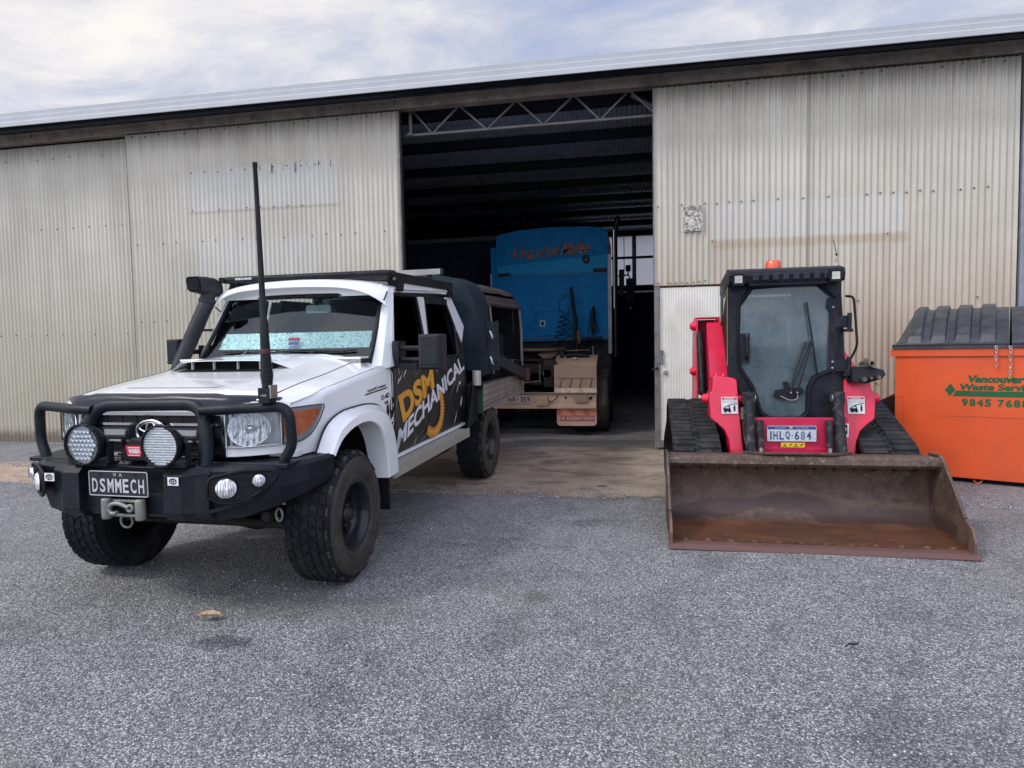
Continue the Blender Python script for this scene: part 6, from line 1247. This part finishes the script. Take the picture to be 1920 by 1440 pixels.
lt=MB(); lt.lathe([(.07,0),(.07,.05),(.05,.07)],(-.94,YB,3.20),(0,-1,0),18,0); lt.lathe([(.035,.072),(0,.085)],(-.94,YB,3.20),(0,-1,0),14,1); lt.tube([(-.94+.08*cos(a*PI/8),YB-.03,3.22+.08*sin(a*PI/8)) for a in range(9)],.008,6,0); lt.build('work_lamp',[blackpl,M('lamp_brown',(.22,.09,.04),.4)],cbo,TO)
hx=MB(); hx.tube(fillet([(-2.0,YB-.012,1.66),(-2.0,YB-.012,2.17),(-1.45,YB-.012,2.19),(-1.45,YB-.012,1.68),(-2.0,YB-.012,1.66)],.06,4),.006,5,0); hx.box(-1.91,-1.80,YB-.03,YB-.01,1.86,1.99,1); hx.box(-1.885,-1.825,YB-.035,YB-.03,1.885,1.965,2); hx.build('locker_hatch',[M('hatch_line',(.01,.06,.2),.5),M('hatch_latch',(.30,.36,.30),.4,.4),blackpl],cbo,TO)
# hose mast and coiled air line
hm=MB(); hm.tube([(-1.10,12.9,1.30),(-1.13,12.95,1.9),(-1.22,13.0,2.62)],[.05,.04,.03],8,0); hm.tube([(-1.06,12.9,1.5),(-1.08,12.92,1.75)],.03,8,1); mo=hm.build('hose_mast',[blackpl,M('hose_orange',(.20,.09,.03),.6)],pmv,TO)
cl=MB(); P=[(-1.24,12.95,2.45),(-1.36,12.92,2.44),(-1.46,12.9,2.32),(-1.44,12.9,2.16),(-1.34,12.9,2.10)]
for i in range(70): a=i*.62; t=i/69; P.append((-1.36-.20*t**1.5+.085*cos(a),12.9+.05*sin(a),2.08-.68*t))
cl.tube(P,.010,6); P2=[(-1.2,12.95,2.3),(-1.26,12.9,2.15)]
for i in range(46): a=i*.7+1; t=i/45; P2.append((-1.28-.05*t+.06*cos(a),12.88+.05*sin(a),2.05-.70*t))
cl.tube(P2,.010,6); cl.tube([(-1.22,12.95,1.9),(-1.20,12.9,1.6),(-1.24,12.9,1.3)],.012,6); cl.build('coiled_air_line',M('coil_dark',(.012,.022,.03),.5),mo,TO)
vt=MB(); vt.tube([(-.80,13.2,1.66),(-.79,13.2,1.85),(-.80,13.2,2.10),(-.79,13.2,2.24)],[.02,.05,.04,.03],8); vt.box(-1.02,-.62,13.0,13.3,1.60,1.63); vt.tube([(-.90,13.2,1.7),(-.87,13.2,1.95),(-.86,13.2,2.15)],.012,6); vt.box(-.86,-.70,13.15,13.2,1.80,1.86); vt.build('valve_stand',blackpl,cbo,TO)
# exhaust stack, grab strip, mirror
ex=MB(); ex.tube(fillet([(-.36,13.5,1.2),(-.36,13.5,3.75),(-.30,13.5,4.02),(-.26,13.5,4.06)],.08,5),.055,16,0); ex.box(-.50,-.43,13.30,13.33,1.28,3.28,1); ex.tube([(-.38,13.44,2.2),(-.38,13.44,3.8)],.012,6,2); ex.build('exhaust_stack',[M('stack_dark',(.035,.035,.04),.3,.6),M('strip_aluminium',(.20,.20,.21),.4,.4,var=.15),chrome],pmv,TO)
mr=MB(); mr.box(-.16,.02,15.6,15.68,2.45,3.02,0); mr.box(-.32,-.2,15.3,15.35,2.6,3.2,2); mr.tube([(-.45,15.5,3.06),(-.10,15.6,3.10),(-.07,15.62,3.02)],.018,6,0); mr.tube([(-.20,15.5,3.05),(-.20,15.5,4.0)],.009,6,0); mr.lathe([(0,-.04),(.06,-.03),(.06,.03),(0,.04)],(-.11,15.5,3.22),(0,1,0),14,0); mr.box(-.17,-.05,15.5,15.56,3.18,3.32,0); mr.tube([(-.11,15.5,3.18),(-.11,15.5,3.06)],.02,6,0); mr.lathe([(0,-.05),(.02,-.02),(.015,.05),(0,.07)],(-.06,15.56,2.3),(0,0,1),10,1)
mr.build('mirror',[M('mirror_black',(.006,.006,.008),.5),chrome,M('door_brown',(.10,.08,.07),.6)],pmv,TO)
